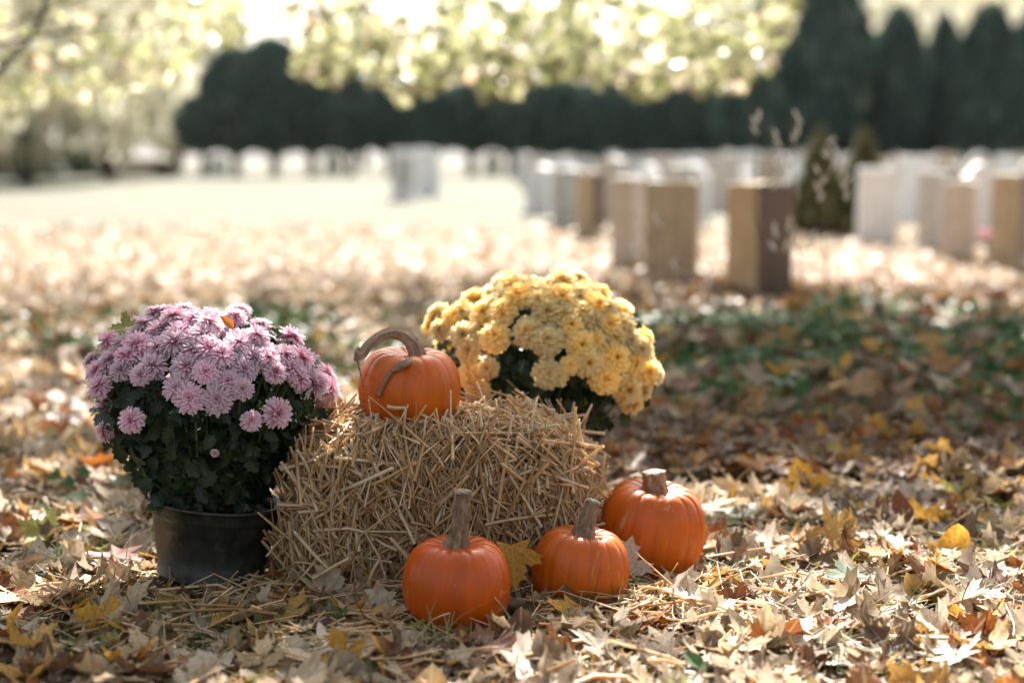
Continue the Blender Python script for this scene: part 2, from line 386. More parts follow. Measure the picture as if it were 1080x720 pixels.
def leaf_template(outline, curl=1.0, axis=0.0, fold=0.0, rip=.04, seed=0, petiole=True, rings=2, cy=.3):
    r = random.Random(seed)
    O = np.array(outline); n = len(O); c0 = np.array([0, cy])
    fr = [1.0, .55] if rings == 2 else [1.0]
    P = np.concatenate([c0 + (O - c0) * f for f in fr] + [[c0]])
    T = []
    for k in range(len(fr) - 1):
        for i in range(n):
            j = (i + 1) % n
            T += [[k * n + i, k * n + j, (k + 1) * n + j], [k * n + i, (k + 1) * n + j, (k + 1) * n + i]]
    b = (len(fr) - 1) * n
    for i in range(n): T.append([b + i, b + (i + 1) % n, len(P) - 1])
    T = np.array(T)
    uv = P.copy()
    x, y = P[:, 0].copy(), P[:, 1] - cy
    z = -fold * np.abs(x) if fold < 0 else fold * np.abs(x)
    ph = [r.uniform(0, 6.28) for _ in range(3)]
    rr = np.hypot(x, y)
    z = z + rip * rr * (np.sin(3 * np.arctan2(y, x) + ph[0]) + .7 * np.sin(7 * np.arctan2(y, x) + ph[1]))
    ca, sa = math.cos(axis), math.sin(axis)
    u, v = x * ca + y * sa, -x * sa + y * ca
    if curl > 1e-3:
        kk = curl * (1 + .35 * v)
        u2 = np.sin(kk * u) / kk; z = z + (1 - np.cos(kk * u)) / kk
        u = u2
    x, y = u * ca - v * sa, u * sa + v * ca
    V = np.stack([x, y, z], 1)
    if petiole:
        b0 = V[0] * .5 + V[n - 1] * .5
        L = r.uniform(.35, .75)
        pts = spline([b0 + [0, .02, 0], b0 + [r.uniform(-.1, .1), -L * .5, r.uniform(0, .12)], b0 + [r.uniform(-.2, .2), -L, r.uniform(-.05, .25)]], 5)
        tv, tt, tu = tube(pts, [.016, .013, .012, .012, .018], 3, cap=False)
        T = np.concatenate([T, tt + len(V)]); V = np.concatenate([V, tv]); uv = np.concatenate([uv, np.full((len(tv), 2), (0.0, .2))])
    return V, T, uv
POSES = {'flat': [(.35, .3, .06), (.6, 1.2, -.05), (.2, 0, .1)], 'cupped': [(1.3, .2, .15), (1.6, 1.4, .1), (1.2, .8, .2)], 'curled': [(2.6, .1, .2), (3.0, 1.0, .1), (2.7, 1.5, .25)]}
SHAPES = {'broad-lobed maple': NORWAY, 'deep-lobed maple': SILVER, 'oval': OVAL}
LT = {}
for si, (sn, so) in enumerate(SHAPES.items()):
    for pi_, (pn, pl) in enumerate(POSES.items()):
        LT[sn, pn] = [leaf_template(so, c, a, f, .05, 31 * si + 7 * pi_ + q) for q, (c, a, f) in enumerate(pl)]
LITTER_T = [x for k in LT for x in LT[k]]                     # 27 templates
LITTER_W = []
for (sn, pn) in LT:
    for _ in LT[sn, pn]: LITTER_W.append({'broad-lobed maple': 3, 'deep-lobed maple': 3, 'oval': 2.0}[sn] * {'flat': 3, 'cupped': 1.6, 'curled': .9}[pn])
LITTER_W = np.array(LITTER_W); LITTER_W /= LITTER_W.sum()
SIMPLE_T = [leaf_template(SIMPLE, c, a, f, .05, q, False, 1) for q, (c, a, f) in enumerate([(.5, .3, .1), (1.2, 1.2, .1), (2.0, .5, .2), (.3, 0, .25)])]

# ------------------------------------------------------------------ ground
def gz(x, y):
    """gentle height of the forest-edge ground"""
    z = .035 * nz(x, y, .9, 3.1) + .018 * nz(x, y, 2.3, 9.4)
    z *= min(1, max(.12, (y - 3.4) / 3))
    if x > .3: z += .07 * math.exp(-((y - 7.0) / .7) ** 2) * min(1, (x - .3) / .8)
    return z if y < 9.3 else z * max(0, 1 - (y - 9.3) / 4)
ys = np.concatenate([np.linspace(-12, 1, 8), np.linspace(1.2, 12, 90), np.geomspace(12.5, 900, 40)])
xs = np.concatenate([-np.geomspace(5.2, 600, 22)[::-1], np.linspace(-5, 5, 80), np.geomspace(5.2, 600, 22)])
V = np.array([[x, y, gz(x, y)] for y in ys for x in xs])
nx = len(xs); i = np.arange(len(ys) - 1)[:, None] * nx; j = np.arange(nx - 1)[None, :]
Q = np.stack([i + j, i + j + 1, i + nx + j + 1, i + nx + j], -1).reshape(-1, 4)
t = NT('ground'); p = t.pos(); sx = t.n('ShaderNodeSeparateXYZ'); t.l(p, sx.inputs[0])
soil = t.ramp(t.noise(30, 6, p, .7), [(.3, (.035, .024, .015)), (.5, (.085, .06, .038)), (.7, (.19, .14, .085))])
leafy = t.ramp(t.noise(9, 5, p, .7), [(.3, (.15, .11, .08)), (.5, (.25, .19, .145)), (.7, (.34, .27, .22))])
lawn = t.ramp(t.noise(.35, 5, p, .6), [(.3, (.095, .098, .068)), (.55, (.125, .122, .090)), (.75, (.155, .146, .112))])
wob = t.math('MULTIPLY', t.math('SUBTRACT', t.noise(.5, 3, p), .5), 5)
yy = t.math('ADD', sx.outputs[1], wob)
m1 = t.n('ShaderNodeMapRange'); m1.inputs[1].default_value = 7.8; m1.inputs[2].default_value = 9.4; t.l(yy, m1.inputs[0])
m2 = t.n('ShaderNodeMapRange'); m2.inputs[1].default_value = 13; m2.inputs[2].default_value = 18; t.l(yy, m2.inputs[0])
c = t.mix(m2.outputs[0], t.mix(m1.outputs[0], soil, leafy), lawn)
t.base(c, .95, .15); t.bump(t.noise(50, 5, p), .8, .02)
ground = obj('ground', mesh('ground', V, Q, t.m)); tag(ground, kind='structure')
# a low rise beyond the trees
t = NT('hill_grass'); c = t.ramp(t.noise(.08, 5, t.pos()), [(.3, (.12, .115, .11)), (.7, (.17, .16, .15))]); t.base(c, .95, .1)
hx = np.linspace(-260, 260, 60); hy = np.linspace(100, 320, 20)
V = np.array([[x, y, -1.5 + 9 * (1 - math.exp(-((y - 100) / 90) ** 2)) * (1 + .3 * nz(x, y, .01, 5))] for y in hy for x in hx])
i = np.arange(19)[:, None] * 60; j = np.arange(59)[None, :]
tag(obj('hill', mesh('hill', V, np.stack([i + j, i + j + 1, i + 61 + j, i + 60 + j], -1).reshape(-1, 4), t.m)), kind='structure')

def ell_hit(px, py, c, ax):
    o = (np.array([0, 0, CAM_H]) - c) / ax; d = ray(px, py) / ax
    A, B, CC = d @ d, 2 * o @ d, o @ o - 1; q = B * B - 4 * A * CC
    tt = -B / (2 * A) if q < 0 else (-B - math.sqrt(q)) / (2 * A)
    p_ = o + d * tt; nn = p_ / ax; nn = nn / np.linalg.norm(nn)
    return p_ * ax + c, nn

# ------------------------------------------------------------------ placement of the main things
def pumpkin_body(w_, h_, ribs, seed, depth=.075, pole=.55):
    r = random.Random(seed)
    nth, nph = 168, 46
    cut = np.sort((np.arange(ribs) + np.array([r.uniform(-.22, .22) for _ in range(ribs)])) / ribs * 2 * PI)
    dep = np.array([r.uniform(.6, 1.25) for _ in range(ribs)])
    th = np.linspace(0, 2 * PI, nth, endpoint=False)
    d = np.abs((th[:, None] - cut[None] + PI) % (2 * PI) - PI)
    k = d.argmin(1); dm = d.min(1) / (PI / ribs)
    groove = .75 * np.exp(-(dm / .16) ** 2) * dep[k] + .45 * (1 - np.clip(dm, 0, 1)) ** 2
    fine = .0035 * np.cos(th * ribs * 2.0 + 1.3 * np.sin(th * 3 + seed)) + .002 * np.cos(th * ribs * 3.7)
    big = 1 + fine + .025 * np.sin(th * 2 + r.uniform(0, 6)) + .018 * np.sin(th * 3 + r.uniform(0, 6))
    ph = np.linspace(0.0, PI, nph)
    V = []; A = []
    for p_ in ph:
        s, c_ = math.sin(p_), math.cos(p_)
        rad = abs(s) ** .82
        z = math.copysign(abs(c_) ** .9, c_)
        dim = math.exp(-((p_) / .42) ** 2) * .26 + math.exp(-((PI - p_) / .4) ** 2) * .22
        z = z - math.copysign(dim, c_)
        g = groove * depth * (s ** .5 if s > 0 else 0)
        gzf = groove * .035 * math.exp(-((p_ - .45) / .35) ** 2)
        rr = w_ / 2 * rad * (1 - g) * big
        V.append(np.stack([rr * np.cos(th), rr * np.sin(th), h_ / 1.6 * (z - gzf) + 0 * th], 1)); A.append(np.clip(groove, 0, 1) * s)
    V = np.concatenate(V); A = np.concatenate(A)
    V[:, 2] += h_ / 2
    i = np.arange(nph - 1)[:, None] * nth; j = np.arange(nth)[None, :]; kk = (j + 1) % nth
    Q = np.stack([i + j, i + nth + j, i + nth + kk, i + kk], -1).reshape(-1, 4)
    return V, Q, A
def stem_piece(root, path, rad, mat, n=26, ridge=5, rd=.16):
    P = spline(path, n); rr = np.interp(np.linspace(0, 1, n), np.linspace(0, 1, len(rad)), rad)
    V, T, U = tube(P, rr, 30, ridge, rd)
    rs = random.Random(len(P) + int(rad[0] * 1e4))
    V = V + np.array([[.0012 * mnoise.noise(Vector(v) * 90)] * 3 for v in V])
    s = obj('stem', mesh('stem', V, T, mat, None, U), root)
    Vc, Qc = lathe([(0, .004), (rad[-1] * .5, .0035), (rad[-1] * .95, .001), (rad[-1] * 1.02, -.003)], 20)
    Vc = np.array([v * (1 + .25 * mnoise.noise(Vector(v) * 120)) for v in Vc])
    e = obj('cut_end', mesh('cut_end', Vc, Qc, CORK), s)
    e.location = P[-1]; e.rotation_euler = Vector(P[-1] - P[-2]).to_track_quat('Z', 'Y').to_euler()
    return s
def make_pumpkin(loc, w_, h_, ribs, seed, col, var, label, tilt=(0, 0), rz=0, depth=.075):
    root = empty('pumpkin', loc, rz); root.rotation_euler = (tilt[0], tilt[1], rz)
    tag(root, label, 'pumpkin', 'small orange pumpkins around the straw bale')
    V, Q, A = pumpkin_body(w_, h_, ribs, seed, depth)
    obj('body', mesh('body', V, Q, pumpkin_mat('pumpkin_skin', col, var), {'rib': A}), root)
    return root
OR1, OR2 = (.56, .105, .002), (.67, .16, .003)
p1 = D(482, 616, 2.925); p2 = D(609, 601, 3.065); p3 = D(680, 561, 3.305); p4 = D(430, 411, 3.31)
PK = []
def pk(p, h_, *a, **k): 
    loc = (p[0], p[1], p[2] - h_ * .5); PK.append((p[0], p[1])); return make_pumpkin(loc, *a, **k)
r1 = pk(p1, .178, .236, .178, 11, 3, (.53, .082, .002), (.62, .12, .002), 'squat orange pumpkin with tall straight grey stem, foremost before the straw bale', depth=.022)
stem_piece(r1, [(0, 0, .160), (.002, 0, .185), (.008, 0, .23), (.014, 0, .292)], [.046, .026, .019, .0165, .0178], STEM_GREY, 30, 6, .2)
r2 = pk(p2, .165, .213, .168, 13, 8, OR1, OR2, 'smallest round pumpkin with leaning grey stem, leaf tucked behind it', tilt=(0, R(5)), depth=.028)
stem_piece(r2, [(0, 0, .150), (.0, 0, .172), (.006, 0, .21), (.014, .0, .242)], [.043, .025, .018, .0148, .014], STEM_GREY, 28, 5, .2)
r3 = pk(p3, .205, .252, .215, 15, 12, OR1, OR2, 'largest tall round pumpkin with short brown stem at the bale end', tilt=(R(4), R(7)), rz=0, depth=.034)
stem_piece(r3, [(0, 0, .190), (-.003, 0, .21), (-.008, 0, .232), (-.012, 0, .254)], [.036, .028, .024, .025], STEM_TAN, 18, 5, .2)
r4 = pk(p4, .175, .242, .178, 12, 21, (.58, .112, .002), (.69, .17, .003), 'orange pumpkin with long curled stem sitting on top of the straw bale', tilt=(R(3), R(2)), rz=0, depth=.024)
L4 = lambda px, py, dy=0: tuple(np.array(D(px, py, p4[1] + dy)) - np.array(r4.location))
stem_piece(r4, [L4(437, 386), L4(438, 375), L4(430, 359), L4(415, 351.5), L4(399, 354, -.02), L4(386, 364, -.04), L4(379, 373.5, -.05), L4(373, 373, -.05)],
           [.030, .020, .0155, .013, .0112, .0105, .0105, .0165], STEM_TAN, 44, 5, .17)
Vt, Tt, Ut = tube(spline([L4(374, 374, -.05), L4(376, 385, -.055), L4(379, 396, -.06), L4(382, 408, -.065)], 10), [.0065, .004, .003, .0024, .002, .002, .0015, .0015, .001, .001], 8)
obj('stem_splinter', mesh('stem_splinter', Vt, Tt, STEM_TAN, None, Ut), r4)
from mathutils.bvhtree import BVHTree
_b = [c for c in r4.children if c.name.startswith('body')][0].data
_bvh = BVHTree.FromPolygons([v.co[:] for v in _b.vertices], [p.vertices[:] for p in _b.polygons])
_inv = r4.matrix_basis.inverted()
def on4(px, py, lift):
    o = _inv @ Vector((0, 0, CAM_H)); d_ = (_inv.to_3x3() @ Vector(ray(px, py))).normalized()
    h, n_, _, _ = _bvh.ray_cast(o, d_)
    return tuple(h - d_ * lift) if h is not None else tuple(_inv @ Vector(D(px, py, p4[1] - .08)))
tp = [L4(435, 377, -.03), on4(428, 383, .016), on4(421, 387, .012), on4(414, 391, .009), on4(408, 399, .008), on4(403, 409, .007), on4(399, 418, .006)]
Vt, Tt, Ut = tube(spline(tp, 30), np.interp(np.linspace(0, 1, 30), [0, .15, .3, .45, .6, .85, .93, 1], [.010, .0085, .0082, .006, .0045, .0032, .0062, .0045]) * (1 + .12 * np.sin(np.arange(30) * 1.9)), 12, 4, .15)
obj('side_stem', mesh('side_stem', Vt, Tt, STEM_TAN, None, Ut), r4)

# ------------------------------------------------------------------ straw bale
BC = D(463, 520, 3.33); BC[2] = 0; BL, BD, BH, BR = .675, .42, .365, R(9)
bale = empty('straw_bale', (BC[0], BC[1], 0), BR)
tag(bale, 'small rectangular bale of loose golden straw carrying a pumpkin', 'straw bale')
def sup(v, e): return math.copysign(abs(v) ** e, v)
def bale_surface(u, v):
    """unit cube-ish direction -> point on the rounded box, and normal"""
    e1, e2 = .41, .41
    x = BL / 2 * sup(math.cos(v), e1) * sup(math.cos(u), e2); y = BD / 2 * sup(math.cos(v), e1) * sup(math.sin(u), e2); z = BH / 2 * sup(math.sin(v), e1)
    k = 1.02 + .10 * nz(x * 3 + z, y * 3 + z, 2.0, 4.2) + .05 * nz(x + z, y - z, 9, 1.2)
    return np.array([x * k, y * k, z * k + BH / 2])
nu, nv = 90, 40
Vb = np.array([bale_surface(u, v) for v in np.linspace(-PI / 2, PI / 2, nv) for u in np.linspace(0, 2 * PI, nu, endpoint=False)])
ctr = np.array([0, 0, BH / 2])
i = np.arange(nv - 1)[:, None] * nu; j = np.arange(nu)[None, :]; k = (j + 1) % nu
Qb = np.stack([i + j, i + k, i + nu + k, i + nu + j], -1).reshape(-1, 4)
core = obj('bale_core', mesh('bale_core', ctr + (Vb - ctr) * [.965, .94, .94], Qb, CORE), bale)
def straw_templates(n=10, seed=1):
    r = random.Random(seed); out = []
    for q in range(n):
        b = r.uniform(-.10, .10); kink = r.uniform(.3, .7); kk = r.uniform(-.16, .16) if q % 3 == 0 else 0
        pts = [(-.5, 0, 0), (-.5 + kink, b, kk * .5), (.5, b * .3 + kk, r.uniform(-.06, .06))]
        P = spline(pts, 5) if q % 3 else np.array(pts)
        V, T, U = tube(P, 1.0, 4, cap=False); out.append((P, V))
    return out
STW = straw_templates()
def straw_batch(mb, pos, dirs, length, width, rnd, r):
    """flat hollow-looking stalks: 4-sided tubes, flattened"""
    for p_, d_, L_, w_, a_ in zip(pos, dirs, length, width, rnd):
        P0, _ = STW[r.randrange(len(STW))]
        d_ = d_ / np.linalg.norm(d_)
        h = np.cross(d_, [r.uniform(-1, 1), r.uniform(-1, 1), r.uniform(-1, 1)]); h /= np.linalg.norm(h) + 1e-9
        b = np.cross(d_, h)
        P = p_ + L_ * (P0[:, 0:1] * d_ + P0[:, 1:2] * h + P0[:, 2:3] * b)
        V, T, U = tube(P, w_ * np.linspace(1, .8, len(P)), 4, cap=False, flat=r.choice((.35, .5, .9)))
        mb.add(V, T, a_, U)
r = random.Random(5); mb = MB()
STR = []
area_pts = Vb[Qb].mean(1); e1 = Vb[Qb[:, 1]] - Vb[Qb[:, 0]]; e2 = Vb[Qb[:, 3]] - Vb[Qb[:, 0]]
ar = np.linalg.norm(np.cross(e1, e2), axis=1)
nrm = np.cross(e1, e2); nrm /= np.linalg.norm(nrm, axis=1)[:, None] + 1e-12
sgn = np.sign((nrm * (area_pts - ctr)).sum(1)); nrm *= sgn[:, None]
camd = np.array([-BC[0], -BC[1], CAM_H]); 
wt = ar * np.where(nrm[:, 1] > .6, .35, 1.0) * np.where(nrm[:, 2] < -.5, .05, 1.0)
N = 6200
pick = rng.choice(len(ar), N, p=wt / wt.sum())
pos, dirs, Ls, Ws, As = [], [], [], [], []
for q in pick:
    n_ = nrm[q]; p_ = area_pts[q] + rng.uniform(-.5, .5) * e1[q] + rng.uniform(-.5, .5) * e2[q]
    up = np.array([0, 0, 1.0]) - n_ * n_[2]
    if np.linalg.norm(up) < .35:                                    # top: any direction, tending across the bale
        a = rng.normal(PI / 2, .9); d_ = np.array([math.cos(a), math.sin(a), 0])
        d_ = d_ - n_ * np.dot(d_, n_)
    else:
        up /= np.linalg.norm(up); sd_ = np.cross(n_, up); a = rng.normal(.05, .62)
        d_ = up * math.cos(a) + sd_ * math.sin(a)
    d_ = d_ + n_ * rng.normal(.05, .22)
    L_ = float(np.clip(rng.lognormal(-2.2, .45), .035, .28))
    pos.append(p_ + n_ * rng.uniform(-.012, .014)); dirs.append(d_); Ls.append(L_); Ws.append(rng.uniform(.0018, .0050)); As.append(rng.beta(1.9, 1.1))
straw_batch(mb, pos, dirs, Ls, Ws, As, r)
tag(obj('straw', mb.me('straw', STRAW), bale), kind='stuff')
# single stalks that stick out
cand = np.nonzero((nrm[:, 1] < .4) & (nrm[:, 2] > -.4) | (nrm[:, 2] > .5))[0]
for q in rng.choice(cand, 78, p=ar[cand] / ar[cand].sum()):
    n_ = nrm[q]; L_ = rng.uniform(.10, .22)
    a = rng.uniform(0, 2 * PI); tv = np.cross(n_, [0, 0, 1.0]) if abs(n_[2]) < .8 else np.array([1.0, 0, 0]); tv /= np.linalg.norm(tv); bv = np.cross(n_, tv)
    d_ = tv * math.cos(a) + bv * math.sin(a) + n_ * rng.uniform(.0, .45)
    m1_ = MB(); straw_batch(m1_, [np.zeros(3)], [d_], [L_], [rng.uniform(.003, .0052)], [rng.uniform(.5, 1)], r)
    obj('straw_stalk', m1_.me('straw_stalk', STRAW), bale, area_pts[q] + n_ * rng.uniform(.008, .028))
# a few long stalks seen in the photograph: (x0,y0,x1,y1) in the front plane of the bale
inv = bale.matrix_basis.inverted()
for (x0, y0, x1, y1, dy) in [(292, 532, 372, 548, -.235), (388, 478, 438, 572, -.25), (437, 596, 412, 566, -.28), (330, 560, 386, 563, -.25), (384, 640, 402, 592, -.27), (296, 495, 352, 472, -.22),
                             (404, 470, 397, 505, -.23), (408, 428, 428, 430, -.16), (428, 430, 425, 452, -.17), (310, 560, 345, 600, -.26), (330, 610, 372, 590, -.28), (520, 445, 600, 470, -.12)]:
    a_ = D(x0, y0, BC[1] + dy); b_ = D(x1, y1, BC[1] + dy - .02)
    a_ = np.array(inv @ Vector(a_)); b_ = np.array(inv @ Vector(b_)); c_ = (a_ + b_) / 2
    m1_ = MB(); straw_batch(m1_, [np.zeros(3)], [b_ - a_], [float(np.linalg.norm(b_ - a_))], [.0048], [.88], r)
    obj('straw_stalk', m1_.me('straw_stalk', STRAW), bale, c_)

# ------------------------------------------------------------------ chrysanthemums
def flower_template(seed, rings, droop, open_centre=False, tipw=.45, incurve=1.0):
    r = random.Random(seed); mb = MB()
    for k, (n, el, L, wd) in enumerate(rings):
        off = r.uniform(0, 6)
        for q in range(n):
            az = off + 2 * PI * q / n + r.uniform(-.12, .12); e = R(el + r.uniform(-9, 9)); LL = L * r.uniform(.86, 1.1)
            ts = np.array([.08, .45, .8, 1.0]); ws = np.array([.4, .9, 1.0, tipw]) * wd
            cu = r.uniform(.25, .6) * (incurve if el > 35 else -droop)
            V = []; A = []
            for s_, w_ in zip(ts, ws):
                ee = e + cu * s_ * (1 if el > 35 else 1)
                rr = LL * s_ * math.cos(ee); z = LL * s_ * math.sin(ee)
                for sd_, zz in ((-1, .05), (0, -.03), (1, .05)):
                    V.append((rr * math.cos(az) - sd_ * w_ * math.sin(az), rr * math.sin(az) + sd_ * w_ * math.cos(az), z + zz * w_ * 4 * math.cos(ee)))
                    A.append(.10 + .9 * s_)
            T = []
            for a in range(3):
                for b in range(2): T.append((a * 3 + b, a * 3 + b + 1, a * 3 + b + 4, a * 3 + b + 3))
            mb.add(V, T, A)
    V, Q = lathe([(.02, .20), (.11, .17), (.16, .08), (.12, -.02), (.05, -.2), (.02, -.3)], 10)
    mb.add(V, Q, .0 if open_centre else .3)
    return mb
RINGS_M = [(28, -30, .96, .088), (32, -13, 1.0, .086), (30, 3, .97, .084), (27, 19, .90, .08), (23, 36, .79, .074), (17, 54, .64, .066), (10, 74, .48, .055)]
RINGS_Y = [(22, -32, .96, .125), (24, -14, 1.0, .125), (23, 4, .97, .12), (21, 20, .90, .12), (18, 37, .80, .11), (14, 55, .66, .10), (9, 74, .54, .08)]
RINGS_O = [(22, -12, 1.0, .105), (20, 4, .95, .105), (16, 20, .80, .10), (10, 42, .5, .08)]
def make_mum(name_label, group, base, tilt, pot_h, rt, rb, c, ax, mat, templates, fl_px, n_back, scale, seed, nleaf, lowfrac, keep=None, scale_of=None):
    r = random.Random(seed); g = np.random.default_rng(seed)
    root = empty('potted_chrysanthemum', base); root.rotation_euler = tilt
    tag(root, name_label, 'potted flowers', group)
    inv = root.matrix_basis.inverted()
    loc = lambda p_: np.array(inv @ Vector(p_))
    V, Q = lathe([(rb * .2, .004), (rb - .006, 0), (rb, .006), (rb + (rt - rb) * .12, pot_h * .115), (rb + (rt - rb) * .12 + .0025, pot_h * .125), (rb + (rt - rb) * .16 + .0025, pot_h * .155), (rb + (rt - rb) * .16, pot_h * .165), (rb + (rt - rb) * .70, pot_h * .70), (rb + (rt - rb) * .70 + .003, pot_h * .712), (rb + (rt - rb) * .80, pot_h * .80), (rt + .001, pot_h * .83), (rt + .004, pot_h * .86), (rt + .004, pot_h * .965), (rt + .010, pot_h * .97), (rt + .011, pot_h * .99), (rt + .006, pot_h),
                 (rt - .002, pot_h * .995), (rt - .006, pot_h * .9), (rt - .012, pot_h * .7)], 72)
    obj('pot', mesh('pot', V, Q, POT), root)
    V, Q = lathe([(rt - .007, pot_h * .84), (rt * .6, pot_h * .86), (rt * .25, pot_h * .87), (0.001, pot_h * .87)], 36)
    V = V + np.array([[0, 0, .008 * mnoise.noise(Vector(v) * 40)] for v in V]); obj('soil', mesh('soil', V, Q, SOIL), root)
    items = []
    for e in fl_px:
        p_, nn = ell_hit(e[0], e[1], c, ax); items.append((p_, nn, e[2] if len(e) > 2 else r.uniform(.78, 1.12), True))
    tries = 0
    while len(items) < len(fl_px) + n_back and tries < 40000:
        tries += 1
        d_ = g.normal(size=3); d_ /= np.linalg.norm(d_)
        if d_[2] < -.15: continue
        p_ = c + d_ * ax * g.uniform(.9, 1.0)
        if d_[1] < .12 and d_[2] < .8: continue
        if min(np.linalg.norm(p_ - it[0]) for it in items) < scale * 1.25: continue
        nn = d_ / ax; nn /= np.linalg.norm(nn); items.append((p_, nn, r.uniform(.85, 1.1), False))
    stems = []
    meshes = [tb.me('flower', mat) for tb in templates]
    for q, (p_, nn, s_, seen) in enumerate(items):
        nn = nn + np.array([r.uniform(-.25, .25), r.uniform(-.25, .1), r.uniform(-.1, .35)]); nn /= np.linalg.norm(nn)
        p_ = p_ + np.array([0, 0, r.uniform(-.012, .014)])
        ti = r.randrange(len(meshes) - 1) if r.random() > .12 else len(meshes) - 1
        f = obj('flower', meshes[ti], root); f.location = loc(p_)
        f.scale = (scale * s_,) * 2 + (scale * s_ * r.uniform(.85, 1.1),)
        mt = Vector(nn).to_track_quat('Z', 'Y').to_matrix() @ Matrix.Rotation(r.uniform(0, 6.28), 3, 'Z')
        f.rotation_euler = mt.to_euler(); stems.append((p_, nn))
    # stems: main branches
    sb = np.array([base[0], base[1], pot_h * .8])
    for q in range(0, len(stems), 2):
        p_, nn = stems[q]
        mid = sb * .45 + p_ * .55 + np.array([0, 0, -.03])
        m_ = spline([loc(sb + g.normal(0, .03, 3) * [1, 1, 0]), loc(mid), loc(p_ - nn * .045), loc(p_ - nn * .004)], 9)
        V, T, U = tube(m_, np.linspace(.0042, .0018, 9), 5); obj('stem', mesh('stem', V, T, GSTALK, None, U), root)
    # foliage
    MT = [leaf_template(MUMO, c_, a_, f_, .06, q, True, 2, .4) for q, (c_, a_, f_) in enumerate([(.6, .1, .1), (1.0, 1.4, .1), (1.6, .7, .15)])]
    P, Z = [], []
    while len(P) < nleaf:
        k = g.uniform(0, 1)
        d_ = g.normal(size=3); d_ /= np.linalg.norm(d_)
        if k < .5:                                                   # under the flowers
            p_ = c + d_ * ax * g.uniform(.55, .955)
            if d_[2] < -.85: continue
        else:                                                        # the waist going down to the pot
            f = g.uniform(0, 1) ** .8; a = g.uniform(0, 2 * PI)
            z0, z1 = pot_h * .95, c[2] + .02
            rad = (rt * .92 + (ax[0] * .84 - rt * .92) * f ** 1.2) * math.sqrt(g.uniform(.35, 1)) * (1 + .08 * math.sin(a * 5 + f * 7))
            bx = base[0] + (c[0] - base[0]) * f; by = base[1] + (c[1] - base[1]) * f
            p_ = np.array([bx + rad * math.cos(a), by + rad * math.sin(a) * .9, z0 + (z1 - z0) * f]); d_ = np.array([math.cos(a), math.sin(a), .1])
        if keep and not keep(p_): continue
        P.append(loc(p_)); Z.append(d_ * .8 + g.normal(0, .5, 3) + [0, -.1, .35])
    P = np.array(P); Z = np.array(Z); n = len(P)
    obj('foliage', scatter_mesh('foliage', MT, g.integers(0, 3, n), rot_from(Z, g.uniform(PI * .6, PI * 1.4, n)), g.uniform(.028, .060, n), P, g.beta(1.6, 2.2, n), MUMLEAF), root)
    return root, items
# mauve one in the black pot
pc = D(221, 588, 3.22); pc[2] = 0
zc = lambda l, o, s: [((o[0] + x * s), (o[1] + y * s), *rest) for (x, y, *rest) in l]
ml = zc([(75, 300), (175, 300, .8), (255, 320), (215, 480), (110, 535, .75), (130, 230), (445, 380, 1.05), (555, 385, 1.05), (655, 375), (690, 500, .72), (795, 460, 1.05), (930, 310, 1.2), (1005, 355, .95),
          (785, 305, .8), (300, 250, 1.05), (435, 245, 1.05), (510, 300), (600, 310, .9), (240, 185), (185, 180, .9), (330, 170), (600, 195, 1.1), (700, 225, 1.05), (525, 215), (850, 262, 1.05), (715, 158),
          (830, 212), (350, 62), (425, 50), (270, 105), (470, 85), (410, 125), (525, 112), (505, 155), (385, 85), (310, 62), (120, 150, .9), (90, 350, .9), (395, 335, .9), (640, 170), (760, 190),
          (660, 255, .95), (890, 240), (470, 190), (390, 175), (200, 240, .9), (60, 250, .8), (545, 600, .3), (760, 250), (570, 240), (880, 300, .9), (960, 350, .85), (330, 110), (450, 150)], (80, 315), .2685)
cm = D(222, 421, 3.27); axm = np.array([.288, .26, .205])
ftm = [flower_template(s_, RINGS_M, .5, False, .7, -.25) for s_ in (1, 2, 3, 4)] + [flower_template(5, RINGS_M[:6], .4, True, .7, .2)]
mum1, it1 = make_mum('mauve pink chrysanthemum in a black plastic nursery pot, left of the bale', 'potted chrysanthemums beside the bale', (pc[0], pc[1], 0), (R(-2), R(6), 0), .205, .148, .118,
                     cm, axm, PURPLE, ftm, ml, 44, .0355, 4, 2100, 1.0)
# yellow one behind the bale
yl = zc([(100, 165), (180, 150), (110, 235), (195, 235), (300, 255, 1.1), (205, 300, .95), (275, 340), (215, 390, .95), (260, 150), (325, 165, 1.05), (380, 112), (410, 210, 1.1), (485, 155, 1.15), (482, 258, 1.15),
          (600, 262, 1.1), (648, 235), (485, 358, 1.05), (625, 345, 1.05), (720, 305, 1.1), (685, 392, 1.1), (762, 415, 1.1), (770, 250, 1.05), (805, 305), (832, 372), (812, 450), (720, 235), (650, 190), (565, 200), (530, 118), (590, 95),
          (640, 125), (690, 160), (745, 200), (405, 68), (352, 82), (440, 75), (560, 78), (620, 90), (240, 425, .9), (210, 365), (150, 190), (540, 170), (600, 150), (660, 150), (330, 110), (480, 100), (820, 260), (850, 390, .9), (780, 460, .9),
          (520, 385, .7), (560, 350, .7), (75, 195, .8), (290, 120, .8), (450, 130), (700, 195), (790, 340)], (430, 280), .3056)
cy_ = D(572, 385, 3.78); axy = np.array([.325, .27, .245])
by_ = np.array([cy_[0] - .05, 3.92, 0])
fty = [flower_template(s_, RINGS_Y, .7, False, .8, -.6) for s_ in (11, 12, 13)] + [flower_template(15, RINGS_Y[:6], .6, True, .8, -.3)]
mum2, it2 = make_mum('pale yellow chrysanthemum bush standing behind the straw bale', 'potted chrysanthemums beside the bale', tuple(by_), (0, 0, 0), .205, .148, .118,
                     cy_, axy, YELLOW, fty, yl, 34, .042, 9, 1900, 1.0)

